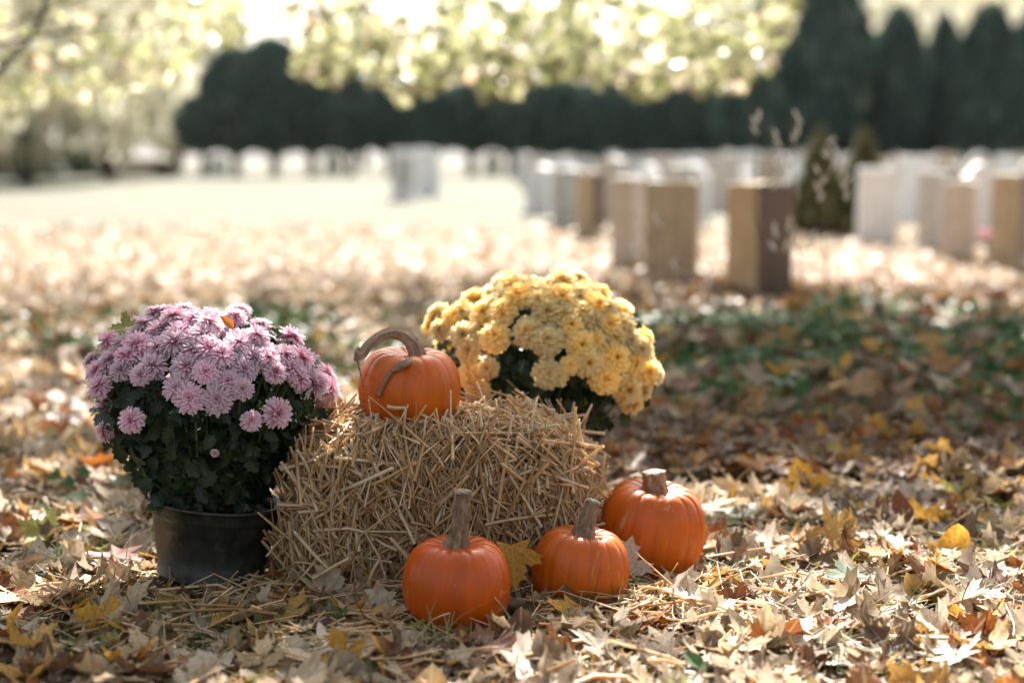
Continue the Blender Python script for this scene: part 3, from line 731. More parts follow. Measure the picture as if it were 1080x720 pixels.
# ------------------------------------------------------------------ fallen leaves
keepout = [(p1[0], p1[1] - .015, .118), (p2[0], p2[1] - .015, .108), (p3[0], p3[1] - .015, .12), (pc[0], pc[1], .135), (by_[0], by_[1], .14)]
cb, sb_ = math.cos(-BR), math.sin(-BR)
def blocked(x, y, m=0.0):
    for a, b, rr in keepout:
        if (x - a) ** 2 + (y - b) ** 2 < (rr + m) ** 2: return True
    dx, dy = x - BC[0], y - BC[1]; u, v = dx * cb - dy * sb_, dx * sb_ + dy * cb
    return abs(u) < BL / 2 - .03 + m and abs(v) < BD / 2 - .02 + m
def frustum_xy(g, y0, y1, n, marg=.25, pw=1.0):
    out = []
    while len(out) < n:
        y = y0 + (y1 - y0) * g.uniform() ** pw
        hw = .365 * y + marg
        if g.uniform() > hw / (.365 * y1 + marg) and pw == 1.0: continue
        x = g.uniform(-hw, hw)
        if not blocked(x, y, .02): out.append((x, y))
    return np.array(out)
g = np.random.default_rng(21)
def tilt_normals(g, n, s): 
    z = np.stack([g.normal(0, s, n), g.normal(0, s, n), np.ones(n)], 1); return z
# the bed of litter, near field
NL = 11500
xy = np.concatenate([frustum_xy(g, 2.35, 10.2, NL + 3500), frustum_xy(g, 2.4, 5.0, 2600), frustum_xy(g, 2.4, 5.5, 6500)])
n = len(xy); NC = 6500
zz = np.array([gz(x, y) for x, y in xy]) + g.uniform(.0, .035, n)
rn = g.uniform(0, 1, n)
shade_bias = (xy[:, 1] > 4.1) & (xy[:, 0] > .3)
rn = np.where(shade_bias, np.where(g.uniform(0, 1, n) < .24, g.uniform(.42, .66, n), g.uniform(.70, .91, n)), rn)  # browner leaves in the shaded band: its darkness put into their colour
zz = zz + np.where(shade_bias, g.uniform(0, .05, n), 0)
sc_ = np.where(g.uniform(0, 1, n) < .45, g.uniform(.035, .065, n), g.uniform(.070, .132, n))
which = g.choice(len(LITTER_T), n, p=LITTER_W)
sc_[-NC:] = g.uniform(.012, .034, NC); zz[-NC:] += .008
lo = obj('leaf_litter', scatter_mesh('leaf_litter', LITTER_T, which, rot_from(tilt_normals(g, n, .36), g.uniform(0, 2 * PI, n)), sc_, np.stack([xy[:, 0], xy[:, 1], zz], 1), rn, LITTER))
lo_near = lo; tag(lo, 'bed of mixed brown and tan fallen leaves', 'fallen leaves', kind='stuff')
# sunny sheet of leaves out on the lawn
def far_xy(g, n):
    y = 9.0 + (19 - 9.0) * g.uniform(0, 1, n) ** 1.25; return np.stack([g.uniform(-1, 1, n) * (.37 * y + .6), y], 1)
xy = far_xy(g, 11000); n = len(xy)
lo = obj('leaf_carpet', scatter_mesh('leaf_carpet', SIMPLE_T, g.integers(0, 4, n), rot_from(tilt_normals(g, n, .45), g.uniform(0, 2 * PI, n)), g.uniform(.05, .10, n),
         np.stack([xy[:, 0], xy[:, 1], g.uniform(.0, .05, n)], 1), g.uniform(0, 1, n), LITTER_FAR))
tag(lo, 'sunlit carpet of golden leaves out on the lawn', 'fallen leaves', kind='stuff')

# individual leaves (the 300 that show largest)
LEAFMESH = {}
def leaf_me(shape, pose, q, col):
    k = (shape, pose, q, col)
    if k not in LEAFMESH:
        V, T, U = LT[shape, pose][q]; LEAFMESH[k] = mesh('fallen_leaf', V, T, LEAFMAT[col], {'rnd': np.zeros(len(V))}, U)
    return LEAFMESH[k]
GROUPL = 'fallen leaves lying about the bale'
def put_leaf(loc, rot, scale, shape, pose, col, label, q=0):
    o = obj('fallen_leaf', leaf_me(shape, pose, q, col)); o.location = loc; o.rotation_euler = rot; o.scale = (scale,) * 3
    tag(o, label, 'leaf', GROUPL); return o
def leaf_rot(nrm_, roll):
    M = rot_from(np.array([nrm_], float), np.array([roll]))[0]; return Matrix(M.tolist()).to_euler()
used_spots = []
def hero(px, py, h, nrm_, roll, scale, shape, pose, col, label, q=0, Y=None):
    p_ = (ell_hit(px, py, cm, axm + .035)[0] if Y == 'mum' else D(px, py, Y)) if Y else G(px, py, h)
    used_spots.append((p_[0], p_[1])); return put_leaf(p_, leaf_rot(nrm_, R(roll)), scale, shape, pose, col, label, q)
BM, DM, OV = 'broad-lobed maple', 'deep-lobed maple', 'oval'
hero(541, 588, .07, (.25, -.9, .3), 180, .095, BM, 'cupped', 'golden yellow', 'golden yellow leaf standing upright between the two front pumpkins', 0, 2.985)
hero(659, 594, .12, (.1, -.85, .5), -20, .095, BM, 'flat', 'pale beige', 'pale beige maple leaf tucked behind the smallest pumpkin', 1, 3.155)
hero(548, 432, .4, (.3, -.7, .6), 210, .055, OV, 'cupped', 'golden yellow', 'small golden yellow leaf stuck in straw on top of the bale', 1, 3.42)
hero(131, 345, .5, (-.2, -.3, 1), 120, .060, BM, 'cupped', 'yellow green', 'yellow green leaf resting on the mauve flowers', 0, 'mum')
hero(242, 343, .5, (.3, -.6, .6), 30, .042, OV, 'curled', 'orange brown', 'small curled orange brown leaf perched on the mauve flowers', 0, 'mum')
hero(846, 512, .05, (0, -.85, .5), 8, .125, BM, 'flat', 'golden yellow', 'large golden yellow leaf propped upright in the shade right of the pumpkins', 0)
hero(925, 458, .06, (.1, -.85, .5), -10, .120, BM, 'flat', 'golden yellow', 'golden yellow leaf propped up farther back in the shaded litter', 2)
hero(895, 606, .06, (0, -.25, 1), 100, .088, BM, 'flat', 'dark green', 'dark green maple leaf lying in the litter right of the pumpkins', 1)
hero(738, 700, .05, (.3, -.6, .8), 35, .055, OV, 'flat', 'dark green', 'small dark green oval leaf standing at the bottom edge', 0)
hero(880, 560, .07, (.2, -.6, .7), -70, .125, BM, 'curled', 'ochre', 'large ochre leaf curled like a shell behind the dark green maple leaf', 1)
hero(728, 628, .055, (.1, -.3, 1), 80, .085, DM, 'cupped', 'pale beige', 'bleached beige maple leaf below the largest pumpkin', 0)
hero(25, 622, .035, (0, -.5, .9), 120, .090, BM, 'cupped', 'tan', 'tan maple leaf cupped on the left edge before the pot', 0)
hero(45, 562, .05, (.1, -.5, .8), 60, .095, BM, 'cupped', 'yellow green', 'large yellow green leaf curled on the grass left of the pot', 2)
hero(175, 636, .03, (-.1, -.5, .9), 200, .100, DM, 'flat', 'ochre', 'ochre deep-lobed leaf leaning before the black pot', 0)
hero(122, 608, .05, (.3, -.6, .7), 150, .085, BM, 'curled', 'tan', 'tan curled leaf beside the lower left of the pot', 0)
hero(225, 700, .03, (0, -.2, 1), 40, .085, DM, 'flat', 'pale beige', 'ragged pale grey leaf lying flat at the bottom left', 2)
hero(350, 650, .03, (0, -.3, 1), 10, .082, BM, 'flat', 'yellow green', 'yellow green maple leaf below the bale, left of the front pumpkin', 1)
hero(362, 690, .04, (.1, -.6, .8), 20, .090, DM, 'cupped', 'golden yellow', 'golden deep-lobed leaf with points upward at the bottom', 1)
hero(150, 692, .03, (.1, -.5, .8), 100, .095, BM, 'cupped', 'tan', 'broad tan leaf arched at the bottom left', 1)
hero(440, 660, .035, (0, -.2, 1), 250, .050, DM, 'flat', 'yellow green', 'small grey green leaf at the foot of the foremost pumpkin', 0)
hero(590, 690, .035, (.1, -.5, .8), 5, .060, DM, 'cupped', 'golden yellow', 'small golden deep-lobed leaf on straw below the smallest pumpkin', 0)
hero(650, 672, .03, (.1, -.5, .8), 5, .072, BM, 'cupped', 'tan', 'sunlit tan leaf on the straw below the smallest pumpkin', 0)
hero(772, 636, .03, (-.2, -.5, .8), 60, .075, BM, 'curled', 'russet', 'dark russet curled leaf right of the largest pumpkin', 1)
hero(1035, 668, .04, (-.3, -.5, .7), 60, .085, DM, 'cupped', 'orange brown', 'orange brown leaf propped at the lower right corner', 0)
hero(1022, 530, .04, (0, -.6, .7), 340, .075, DM, 'flat', 'golden yellow', 'golden deep-lobed leaf in the shade near the right edge', 0)
hero(790, 476, .04, (0, -.5, .8), 40, .085, BM, 'cupped', 'tan', 'tan leaf arched in the litter behind the largest pumpkin', 0)
hero(10, 470, .06, (.4, -.5, .7), 60, .095, BM, 'curled', 'tan', 'large tan leaf curled at the left edge behind the pot', 0)
cols = list(LEAFCOL); poses = list(POSES); shapes = list(SHAPES)
colw = np.array([4.2, 4.4, .55, 1.5, .45, .8, 1.5, .55, .25]); 
ADJ = {'flat': 'lying flat', 'cupped': 'with cupped edges', 'curled': 'curled up'}
def zone(px, py):
    if py > 675:
        return ('along the bottom edge left of the pot' if px < 200 else 'along the bottom edge below the pot' if px < 380 else 'along the bottom edge below the foremost pumpkin' if px < 540 else
                'along the bottom edge below the smallest pumpkin' if px < 680 else 'along the bottom edge below the largest pumpkin' if px < 800 else 'along the bottom edge near the lower right' if px < 940 else 'at the lower right corner')
    if px < 165: return 'left of the pot' if py > 560 else 'behind the pot near the left edge'
    if px < 310: return 'just before the black pot'
    if px < 430: return 'before the left end of the bale'
    if px < 560: return 'around the foremost pumpkin'
    if px < 650: return 'around the smallest pumpkin'
    if px < 780: return 'around the largest pumpkin' if py > 540 else 'behind the largest pumpkin'
    if px < 930: return 'in the litter beside the dark green maple leaf' if py > 580 else 'in the shaded litter right of the pumpkins'
    return 'on the right side in the sunny litter' if py > 590 else 'in the shade near the right edge'
used = set(); cnt = 0; tries = 0
while cnt < 268 and tries < 20000:
    tries += 1
    y = 2.62 + 2.6 * g.uniform() ** 1.3; x = g.uniform(-1, 1) * (.36 * y + .02)
    if blocked(x, y, .045): continue
    if any((x - a) ** 2 + (y - b) ** 2 < .065 ** 2 for a, b in used_spots): continue
    px, py = proj((x, y, .03))
    if not (4 < px < 1076 and 440 < py < 716): continue
    zn = zone(px, py); ok = False
    for _ in range(30):
        col = cols[g.choice(9, p=colw / colw.sum())]; pose = poses[g.choice(3, p=[.5, .32, .18])]; sh = shapes[g.choice(3, p=[.44, .44, .12])]
        if (zn, col, pose, sh) not in used: ok = True; break
    if not ok: continue
    used.add((zn, col, pose, sh)); used_spots.append((x, y)); cnt += 1
    shn = {'broad-lobed maple': 'broad leaf', 'deep-lobed maple': 'deep-lobed leaf', 'oval': 'oval leaf'}[sh]
    put_leaf((x, y, gz(x, y) + g.uniform(.022, .05)), leaf_rot((g.normal(0, .38), g.normal(-.15, .38), 1), g.uniform(0, 2 * PI)), g.uniform(.080, .132), sh, pose, col,
             f'{col} {shn} {ADJ[pose]} {zn}', int(g.integers(0, 3)))

# ------------------------------------------------------------------ loose straw, grass, ivy
r = random.Random(9); mb = MB(); pos, dirs, Ls, Ws, As = [], [], [], [], []
for q in range(1850):
    if q < 1500:
        a = BC[0] + g.normal(.05, .36); b = BC[1] - BD / 2 - abs(g.normal(0, .22)) + .05
        if q % 6 == 0: a = BC[0] + g.normal(0, .6); b = BC[1] + g.normal(-.2, .5)
    else:
        a, b = g.uniform(-1, 1.2), g.uniform(2.5, 4.4)
    if blocked(a, b, .0): continue
    pos.append(np.array([a, b, gz(a, b) + g.uniform(.012, .055)])); th = g.uniform(0, PI)
    dirs.append(np.array([math.cos(th), math.sin(th), g.normal(0, .16)])); Ls.append(float(np.clip(g.lognormal(-2.4, .5), .03, .24))); Ws.append(g.uniform(.0015, .004)); As.append(g.beta(2, 1.4))
straw_batch(mb, pos, dirs, Ls, Ws, As, r)
tag(obj('loose_straw', mb.me('loose_straw', STRAW)), 'loose straw strewn on the leaves round the bale', 'straw', kind='stuff')

def blades(g, centres, per, h0, h1, spread, w0, bend):
    V, T, A = [], [], []; n0 = 0
    for (x, y) in centres:
        tr = g.uniform(0, 1)
        for _ in range(per):
            a = g.uniform(0, 2 * PI); h = g.uniform(h0, h1); px_, py_ = x + g.normal(0, spread), y + g.normal(0, spread)
            if blocked(px_, py_, -.02): continue
            wd = w0 * g.uniform(.6, 1.3); lean = g.uniform(.1, bend); dx, dy = math.cos(a), math.sin(a); z0 = gz(px_, py_)
            pts = []
            for s_ in (0, .35, .7, 1.0):
                l_ = lean * h * s_ * s_; zz = h * s_ * (1 - .35 * lean * s_); ww = wd * (1 - s_ ** 2) * .5 + .0002
                pts.append((px_ + dx * l_ - dy * ww, py_ + dy * l_ + dx * ww, z0 + zz)); pts.append((px_ + dx * l_ + dy * ww, py_ + dy * l_ - dx * ww, z0 + zz))
            V += pts; A += [np.clip(tr * .6 + g.uniform(0, .4), 0, 1)] * 8
            for s_ in range(3): b = n0 + 2 * s_; T += [(b, b + 1, b + 3), (b, b + 3, b + 2)]
            n0 += 8
    return np.array(V), np.array(T), np.array(A)
cen = [(g.uniform(-1.2, 1.2), g.uniform(2.5, 4.6)) for _ in range(380)] + [tuple(G(px, py)[:2] + g.normal(0, .06, 2)) for px, py, k in
      ((60, 690, 18), (200, 660, 12), (140, 650, 12), (300, 640, 10), (70, 600, 14), (130, 540, 14), (250, 690, 16), (470, 690, 12), (560, 660, 8), (640, 640, 14), (1010, 570, 16), (30, 540, 12), (330, 680, 12), (860, 690, 10), (800, 600, 10), (180, 510, 12)) for _ in range(k)]
V, T, A = blades(g, cen, 13, .03, .085, .022, .0032, 1.5)
V2, T2, A2 = blades(g, [tuple(G(px, py)[:2]) for px, py in ((630, 648), (645, 640), (655, 652), (470, 690), (455, 700), (690, 650), (560, 660), (100, 560))], 5, .08, .15, .02, .0045, 1.1)
V = np.concatenate([V, V2]); T = np.concatenate([T, T2 + len(A)]); A = np.concatenate([A, A2])
tag(obj('grass', mesh('grass', V, T, GRASS, {'rnd': A})), 'thin green grass poking through the fallen leaves', 'grass', kind='stuff')

IT = [leaf_template(IVYO, c_, a_, f_, .05, q, True, 1, .3) for q, (c_, a_, f_) in enumerate([(.4, .1, .08), (.9, 1.2, .05), (.7, .5, .2)])]
P, Sx, CAUGHT = [], [], []
def ivy_patch(px0, px1, Y0, Y1, n_, h):
    for _ in range(n_):
        Y = g.uniform(Y0, Y1); x = (g.uniform(px0, px1) - 540) / FPX * Y
        if nz(x, Y, 1.1, 2.0) < .02 and g.uniform() < .85: continue
        hh = h * (.6 + .6 * nz(x, Y, 1.6, 7.7) + .3)
        P.append((x, Y, gz(x, Y) + g.uniform(.15, 1) * max(.03, hh))); Sx.append(g.uniform(.026, .062))
ivy_patch(665, 1130, 5.9, 7.7, 7000, .17)
ivy_patch(700, 1130, 4.7, 6.2, 1100, .08)
ivy_patch(655, 860, 5.2, 7.2, 1100, .13)
ivy_patch(330, 690, 5.6, 8.2, 1300, .09)
ivy_patch(-60, 330, 6.6, 8.6, 1500, .12)
ivy_patch(1000, 1120, 5.2, 7.0, 500, .12)
for _ in range(230):                                                    # fallen leaves caught on the ivy
    Y = g.uniform(4.8, 7.7); x = (g.uniform(660, 1130) - 540) / FPX * Y; CAUGHT.append((x, Y, gz(x, Y) + g.uniform(.05, .22)))
P = np.array(P); n = len(P)
tag(obj('ivy', scatter_mesh('ivy', IT, g.integers(0, 3, n), rot_from(tilt_normals(g, n, .55) + [0, -.25, 0], g.uniform(0, 2 * PI, n)), np.array(Sx), P, g.beta(1.5, 1.8, n), IVY)),
    'low green ivy creeping along the edge of the leaf litter', 'ground cover', kind='stuff')
CG = np.array(CAUGHT); n = len(CG); wc = g.choice(len(LITTER_T), n, p=LITTER_W); mc = rot_from(tilt_normals(g, n, .6) + [0, -.35, 0], g.uniform(0, 2 * PI, n)); s2 = g.uniform(.06, .12, n); rc = g.uniform(.42, .97, n)  # no pale leaves drawn here, the band's shade goes into their colour
cl = scatter_mesh('caught', LITTER_T, wc, mc, s2, CG, rc, LITTER)
bm_ = bmesh.new(); bm_.from_mesh(lo_near.data); bm_.from_mesh(cl); bm_.to_mesh(lo_near.data); bm_.free(); bpy.data.meshes.remove(cl)
# three-leaf seedling near the left edge
sd_root = empty('seedling', tuple(G(70, 525))); tag(sd_root, 'small green seedling with round leaves left of the pot', 'plant')
for dx, dy, h, sc in ((-.03, 0, .06, .05), (.015, -.02, .05, .045), (.05, .02, .07, .04)):
    V, T, U = tube(spline([(0, 0, 0), (dx * .5, dy * .5, h * .7), (dx, dy, h)], 6), .0015, 4); obj('stem', mesh('stem', V, T, GSTALK, None, U), sd_root)
    V, T, U = leaf_template(IVYO, .5, .3, .1, .04, 3, False); l_ = obj('leaf', mesh('leaf', V * sc, T, LEAFMAT['dark green'], {'rnd': np.zeros(len(V))}, U), sd_root, (dx, dy, h)); l_.rotation_euler = (R(50), 0, g.uniform(-.5, .5))

# ------------------------------------------------------------------ dry weed stalks
def weed(px, Y, ytop, label, heads, lean, nb=3):
    b = np.array([(px - 540) / FPX * Y, Y, 0]); b[2] = gz(b[0], b[1]); top = D(px + lean, ytop, Y)
    root = empty('dry_weed', tuple(b)); tag(root, label, 'weed', 'dry weed stalks standing in the litter')
    L = top - b; P = spline([(0, 0, 0), L * .35 + [.02, 0, 0], L * .7 + [-.015, 0, 0], L], 14)
    V, T, U = tube(P, np.linspace(.0045, .0018, 14), 5); obj('stalk', mesh('stalk', V, T, DSTALK, None, U), root)
    rr = random.Random(int(px))
    tips = [(L * 1.0, L)]
    for k in range(nb):
        s_ = P[6 + (k * 7) // nb]; e = s_ + np.array([rr.choice((-1, 1)) * rr.uniform(.04, .10), rr.uniform(-.03, .03), rr.uniform(.10, .20)])
        V, T, U = tube(spline([s_, (s_ + e) / 2 + [0, 0, -.02], e], 7), np.linspace(.003, .0014, 7), 4); obj('twig', mesh('twig', V, T, DSTALK, None, U), root); tips.append((e, e - s_))
    for e, d_ in tips:
        for q in range(heads):
            tt = np.array([rr.uniform(-.014, .014), rr.uniform(-.014, .014), -q * .036 + rr.uniform(-.012, .014)])
            V, Q = lathe([(.0005, -.022), (.005, -.014), (.008, .003), (.005, .020), (.001, .032)], 8)
            o = obj('seed_head', mesh('seed_head', V, Q, FLUFF), root, e + tt); o.rotation_euler = (rr.uniform(-.7, .7), rr.uniform(-.9, .9), 0)
weed(846, 6.1, 118, 'tall dry weed with pale seed heads before the brown headstone', 4, -6, 3)
weed(870, 6.3, 150, 'shorter dry weed with paired seed heads right of the brown headstone', 3, 2, 3)
weed(690, 6.6, 230, 'low dry weed with glinting tips before the ochre headstone', 2, 4, 3)
weed(806, 5.9, 122, 'thin dry weed leaning left above the brown headstone', 3, -8, 2)
# ------------------------------------------------------------------ headstones
def prism(outline, t_, bev=.012):
    """outline (x,z) CCW -> slab of thickness t_ with chamfered edges"""
    O = np.array(outline, float); n = len(O); c = O.mean(0)
    d = c - O; ln = np.linalg.norm(d, axis=1)[:, None]; I = O + d / ln * bev
    rings = [(I, -t_ / 2), (O, -t_ / 2 + bev), (O, t_ / 2 - bev), (I, t_ / 2)]
    V = np.concatenate([np.stack([a[:, 0], np.full(n, y), a[:, 1]], 1) for a, y in rings] + [[[c[0], -t_ / 2, c[1]]], [[c[0], t_ / 2, c[1]]]])
    T = []
    for k in range(3):
        for i_ in range(n): j_ = (i_ + 1) % n; T += [(k * n + i_, k * n + j_, (k + 1) * n + j_), (k * n + i_, (k + 1) * n + j_, (k + 1) * n + i_)]
    for i_ in range(n): j_ = (i_ + 1) % n; T += [(j_, i_, 4 * n), (3 * n + i_, 3 * n + j_, 4 * n + 1)]
    return V, np.array(T)
def stone_outline(kind, w_, h_):
    a = w_ / 2
    if kind == 'round': th = np.linspace(0, PI, 15); return [(-a, 0), (a, 0)] + [(a * math.cos(q), h_ - a * .75 + a * .75 * math.sin(q)) for q in th]
    if kind == 'low_arch': th = np.linspace(0, PI, 13); return [(-a, 0), (a, 0)] + [(a * math.cos(q), h_ - .14 * w_ + .14 * w_ * math.sin(q)) for q in th]
    if kind == 'shoulder':
        th = np.linspace(0, PI, 11); return [(-a, 0), (a, 0), (a, h_ * .82), (a * .8, h_ * .84)] + [(a * .72 * math.cos(q), h_ * .84 + h_ * .16 * math.sin(q)) for q in th] + [(-a * .8, h_ * .84), (-a, h_ * .82)]
    return [(-a, 0), (a, 0), (a, h_ - .02), (a - .02, h_), (-a + .02, h_), (-a, h_ - .02)]
def headstone(x, y, w_, h_, t_, kind, mat, label, group, rz=0, base=True, inset=False, side=None):
    root = empty('headstone', (x, y, gz(x, y) - .02), rz); tag(root, label, 'headstone', group)
    bh = .13 if base else 0
    V, T = prism(stone_outline(kind, w_, h_ - bh), t_); V[:, 2] += bh
    tb = obj('tablet', mesh('tablet', V, T, mat, None, None, False), root)
    if side:                                                          # right end in a darker copy: its shade painted into the colour
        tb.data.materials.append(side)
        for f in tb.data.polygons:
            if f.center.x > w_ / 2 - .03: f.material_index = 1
    if base:
        V, T = prism(stone_outline('flat', w_ + .14, bh), t_ + .12, .015); obj('plinth', mesh('plinth', V, T, mat, None, None, False), root)
    if inset:
        V, T = prism(stone_outline(kind, w_ * .74, (h_ - bh) * .6), .02, .004); V[:, 2] += bh + (h_ - bh) * .2; V[:, 1] -= t_ / 2 + .006
        obj('panel', mesh('panel', V, T, ST_GREY, None, None, False), root)
    return root
HG = 'headstones in the burial ground'
def hs(px, py, w_, h_, t_, kind, mat, label, rz=0, **k):
    p_ = G(px, py); return headstone(p_[0], p_[1], w_, h_, t_, kind, mat, label, HG, R(rz), **k)
hs(800, 314, .29, .80, .36, 'flat', ST_BROWN_LIT, 'square brown headstone nearest the camera behind the weeds', -52, base=False, side=ST_SHADED)
hs(708, 299, .40, .80, .20, 'flat', ST_OCHRE, 'ochre sandstone block headstone, second in the near row', -12, base=True)
hs(662, 280, .22, .80, .26, 'flat', ST_PINK, 'slim pinkish headstone beside the ochre sandstone block', -30, base=False)
hs(622, 252, .24, .80, .24, 'flat', ST_OCHRE, 'slim tan headstone fourth along the near row', -35, side=ST_SHADED)
hs(596, 240, .30, .80, .24, 'flat', ST_GREY, 'grey headstone fifth along the near row', -40)
hs(568, 226, .40, .80, .24, 'low_arch', ST_WHITE, 'whitish headstone at the far left end of the near row', -30)
hs(924, 258, .42, .85, .18, 'flat', ST_WHITE, 'pale flat-topped headstone right of the golden conifers', -6, base=False)
hs(981, 266, .22, .83, .24, 'flat', ST_GREY, 'narrow grey headstone third from the right edge', -35, base=False)
hs(1010, 276, .30, .76, .22, 'low_arch', ST_PINK, 'greyish pink headstone second from the right edge', -22, base=False)
hs(1064, 284, .26, .84, .26, 'flat', ST_OCHRE, 'tan block headstone at the right edge', -40, side=ST_SHADED)
hs(425, 212, .46, 1.08, .22, 'flat', ST_WHITE, 'narrow white headstone standing in front on the open lawn', 14, inset=True)
hs(451, 207, .52, 1.10, .25, 'low_arch', ST_WHITE, 'arched white headstone close beside the narrow one on the open lawn', 14)
for px, hh, kd, lab in ((232, .9, 'round', 'small round-topped white headstone under the leftmost evergreens'), (352, 1.0, 'shoulder', 'shouldered white headstone in the third gap between the evergreen trunks'), (520, 1.0, 'round', 'round-topped white headstone at the right end of the trunk gaps')):
    p_ = G(px, 184); headstone(p_[0], p_[1], .8, hh, .25, kd, ST_WHITE, lab, HG, 0)
g2 = np.random.default_rng(33)
rows = [(15.5, 4.9), (18.0, 2.0), (20.5, 1.2), (24, .9), (28, .6), (33, .5), (39, .4), (47, .2)]
FARM = [ST_WHITE, ST_WHITE, ST_WHITE, ST_GREY, ST_PINK, ST_OCHRE]; FN = ['white', 'white', 'white', 'grey', 'pinkish', 'tan']
for ri, (Y, x0) in enumerate(rows):
    x = x0 + g2.uniform(0, .4)
    while x < .37 * Y + .3:
        if not (Y < 18 and 3.0 < x < 4.6):
            m = int(g2.integers(0, 6)); kd = ['flat', 'low_arch', 'round', 'shoulder'][int(g2.choice(4, p=[.4, .3, .15, .15]))]
            wd = g2.uniform(.34, .62); hh = g2.uniform(.76, 1.0) + (.1 if Y > 30 else 0)
            lab = f'{FN[m]} headstone with {dict(flat="flat", low_arch="gently arched", round="round", shoulder="shouldered")[kd]} top in {["the row behind the right edge stones", "the second row", "the third row", "the fourth row", "the fifth row", "the sixth row", "the seventh row", "the farthest row"][ri]}'
            headstone(x, Y + g2.uniform(-.25, .25), wd, hh, g2.uniform(.16, .26), kd, FARM[m], lab, HG, R(g2.normal(-14, 8)), base=bool(g2.uniform() < .6))
        x += g2.uniform(.9, 1.35) * (1 if Y < 30 else 1.2)
# brown table tomb, far left
p_ = G(152, 187); tomb = empty('table_tomb', (p_[0], p_[1], 0)); tag(tomb, 'low brown table tomb at the far left of the lawn', 'tomb')
V, T = prism(stone_outline('flat', 1.8, .62), .8, .02); obj('chest', mesh('chest', V, T, ST_PINK, None, None, False), tomb)
V, T = prism(stone_outline('flat', 2.05, .12), 1.0, .02); V[:, 2] += .625; obj('slab', mesh('slab', V, T, ST_OCHRE, None, None, False), tomb)
# pink grave flowers
for px, py, lab in ((978, 262, 'pink flowers at the foot of the narrow grey headstone'), (1036, 282, 'pink flowers between the two rightmost headstones')):
    p_ = G(px, py); b = empty('grave_flowers', (p_[0], p_[1] - .15, 0)); tag(b, lab, 'flowers', 'pink flowers on the graves')
    V, Q = lathe([(.04, 0), (.05, .01), (.065, .13), (.07, .14), (.06, .14), (.05, .1)], 14); obj('vase', mesh('vase', V, Q, ST_GREY), b)
    me_ = ftm[0].me('flower', PINK)
    for q in range(9):
        a = q * 2.4; rr = .03 + .011 * q; e = np.array([rr * math.cos(a), rr * math.sin(a), .36 - rr * .8])
        V, T, U = tube(spline([(0, 0, .1), e * [.5, .5, .7], e], 5), .003, 4); obj('stem', mesh('stem', V, T, GSTALK, None, U), b)
        f = obj('flower', me_, b, e); f.scale = (.032,) * 3; f.rotation_euler = Vector((e[0] * 2, e[1] * 2 - .06, .1)).to_track_quat('Z', 'Y').to_euler()

# ------------------------------------------------------------------ trees
SPRAY = [leaf_template(IVYO, c_, a_, f_, .08, q, False, 1, .3) for q, (c_, a_, f_) in enumerate([(.8, .1, .2), (1.4, 1.2, .2), (1.0, .5, .3)])]
def crown_points(g, n, prof, lob=9, seed=0.0, inner=.5, rag=.19):
    """points in a crown: prof(f) -> radius at height fraction f; lumpy shell with gaps"""
    P, Z = [], []
    while len(P) < n:
        f = g.uniform(0, 1); a = g.uniform(0, 2 * PI); R0 = prof(f)
        lump = 1 + rag * g.uniform(-1, 1) ** 3 + .28 * mnoise.noise(Vector((math.cos(a) * 1.7 + seed, math.sin(a) * 1.7, f * 5))) + .12 * mnoise.noise(Vector((math.cos(a) * 5 + seed, math.sin(a) * 5, f * 14)))
        if g.uniform() > R0 + .08: continue
        k = math.sqrt(g.uniform(inner, 1)); rr = R0 * lump * k
        P.append((rr * math.cos(a), rr * math.sin(a), f)); Z.append((math.cos(a) + g.normal(0, .6), math.sin(a) + g.normal(0, .6), .5 + g.normal(0, .6)))
    return np.array(P), np.array(Z)
def conical(f): return max(0, (1 - f) ** .62) * min(1, (f + .03) * 7) ** .5
def rounded(f): return max(0, 1 - (2 * f - 1) ** 2) ** .5 * (.85 + .15 * (1 - f))
def columnar(f): return (max(0, 1 - f ** 3.0)) ** .55 * min(1, .7 + f * 1.2)
def make_crown(name, n, prof, size, rx, h, seed, mat, tpl=SPRAY):
    g = np.random.default_rng(seed); P, Z = crown_points(g, n, prof, seed=seed * .37)
    P = P * [rx, rx, h]
    return scatter_mesh(name, tpl, g.integers(0, len(tpl), n), rot_from(Z, g.uniform(0, 2 * PI, n)), g.uniform(.7, 1.3, n) * size, P, g.beta(1.5, 1.8, n), mat)
def trunk_mesh(h, r0, r1, seed=0):
    rr = random.Random(seed); V, T, U = tube(spline([(0, 0, -.1), (rr.uniform(-.1, .1), 0, h * .5), (rr.uniform(-.1, .1), 0, h)], 10), np.linspace(r0, r1, 10), 10, 5, .08)
    return mesh('trunk', V, T, BARK, None, U)
CR = {'rounded': [make_crown('crown', 5200, rounded, .115, 1, 1, s_, EVERG) for s_ in (1, 2)], 'columnar': [make_crown('crown', 5200, columnar, .13, 1, 1, s_, EVERG) for s_ in (3, 4)],
      'pale': [make_crown('crown', 2700, rounded, .062, 1, 1, s_, PALETREE, SIMPLE_T) for s_ in (5, 6, 7)]}
def evergreen(px, Y, wpx, ytop, ybot, kind, label, i_):
    x = (px - 540) / FPX * Y; zt = 1 + (160 - ytop) * Y / FPX; zb = max(.05, 1 + (160 - ybot) * Y / FPX); rx = wpx / 2 * Y / FPX
    root = empty('evergreen_tree', (x, Y, 0)); tag(root, label, 'tree', 'dark evergreens behind the burial ground')
    obj('trunk', trunk_mesh(zb + (zt - zb) * .8, .22, .04, i_), root)
    c_ = obj('crown', CR[kind][i_ % 2], root, (0, 0, zb)); c_.scale = (rx, rx * .9, zt - zb); c_.rotation_euler = (0, 0, i_ * 1.7)
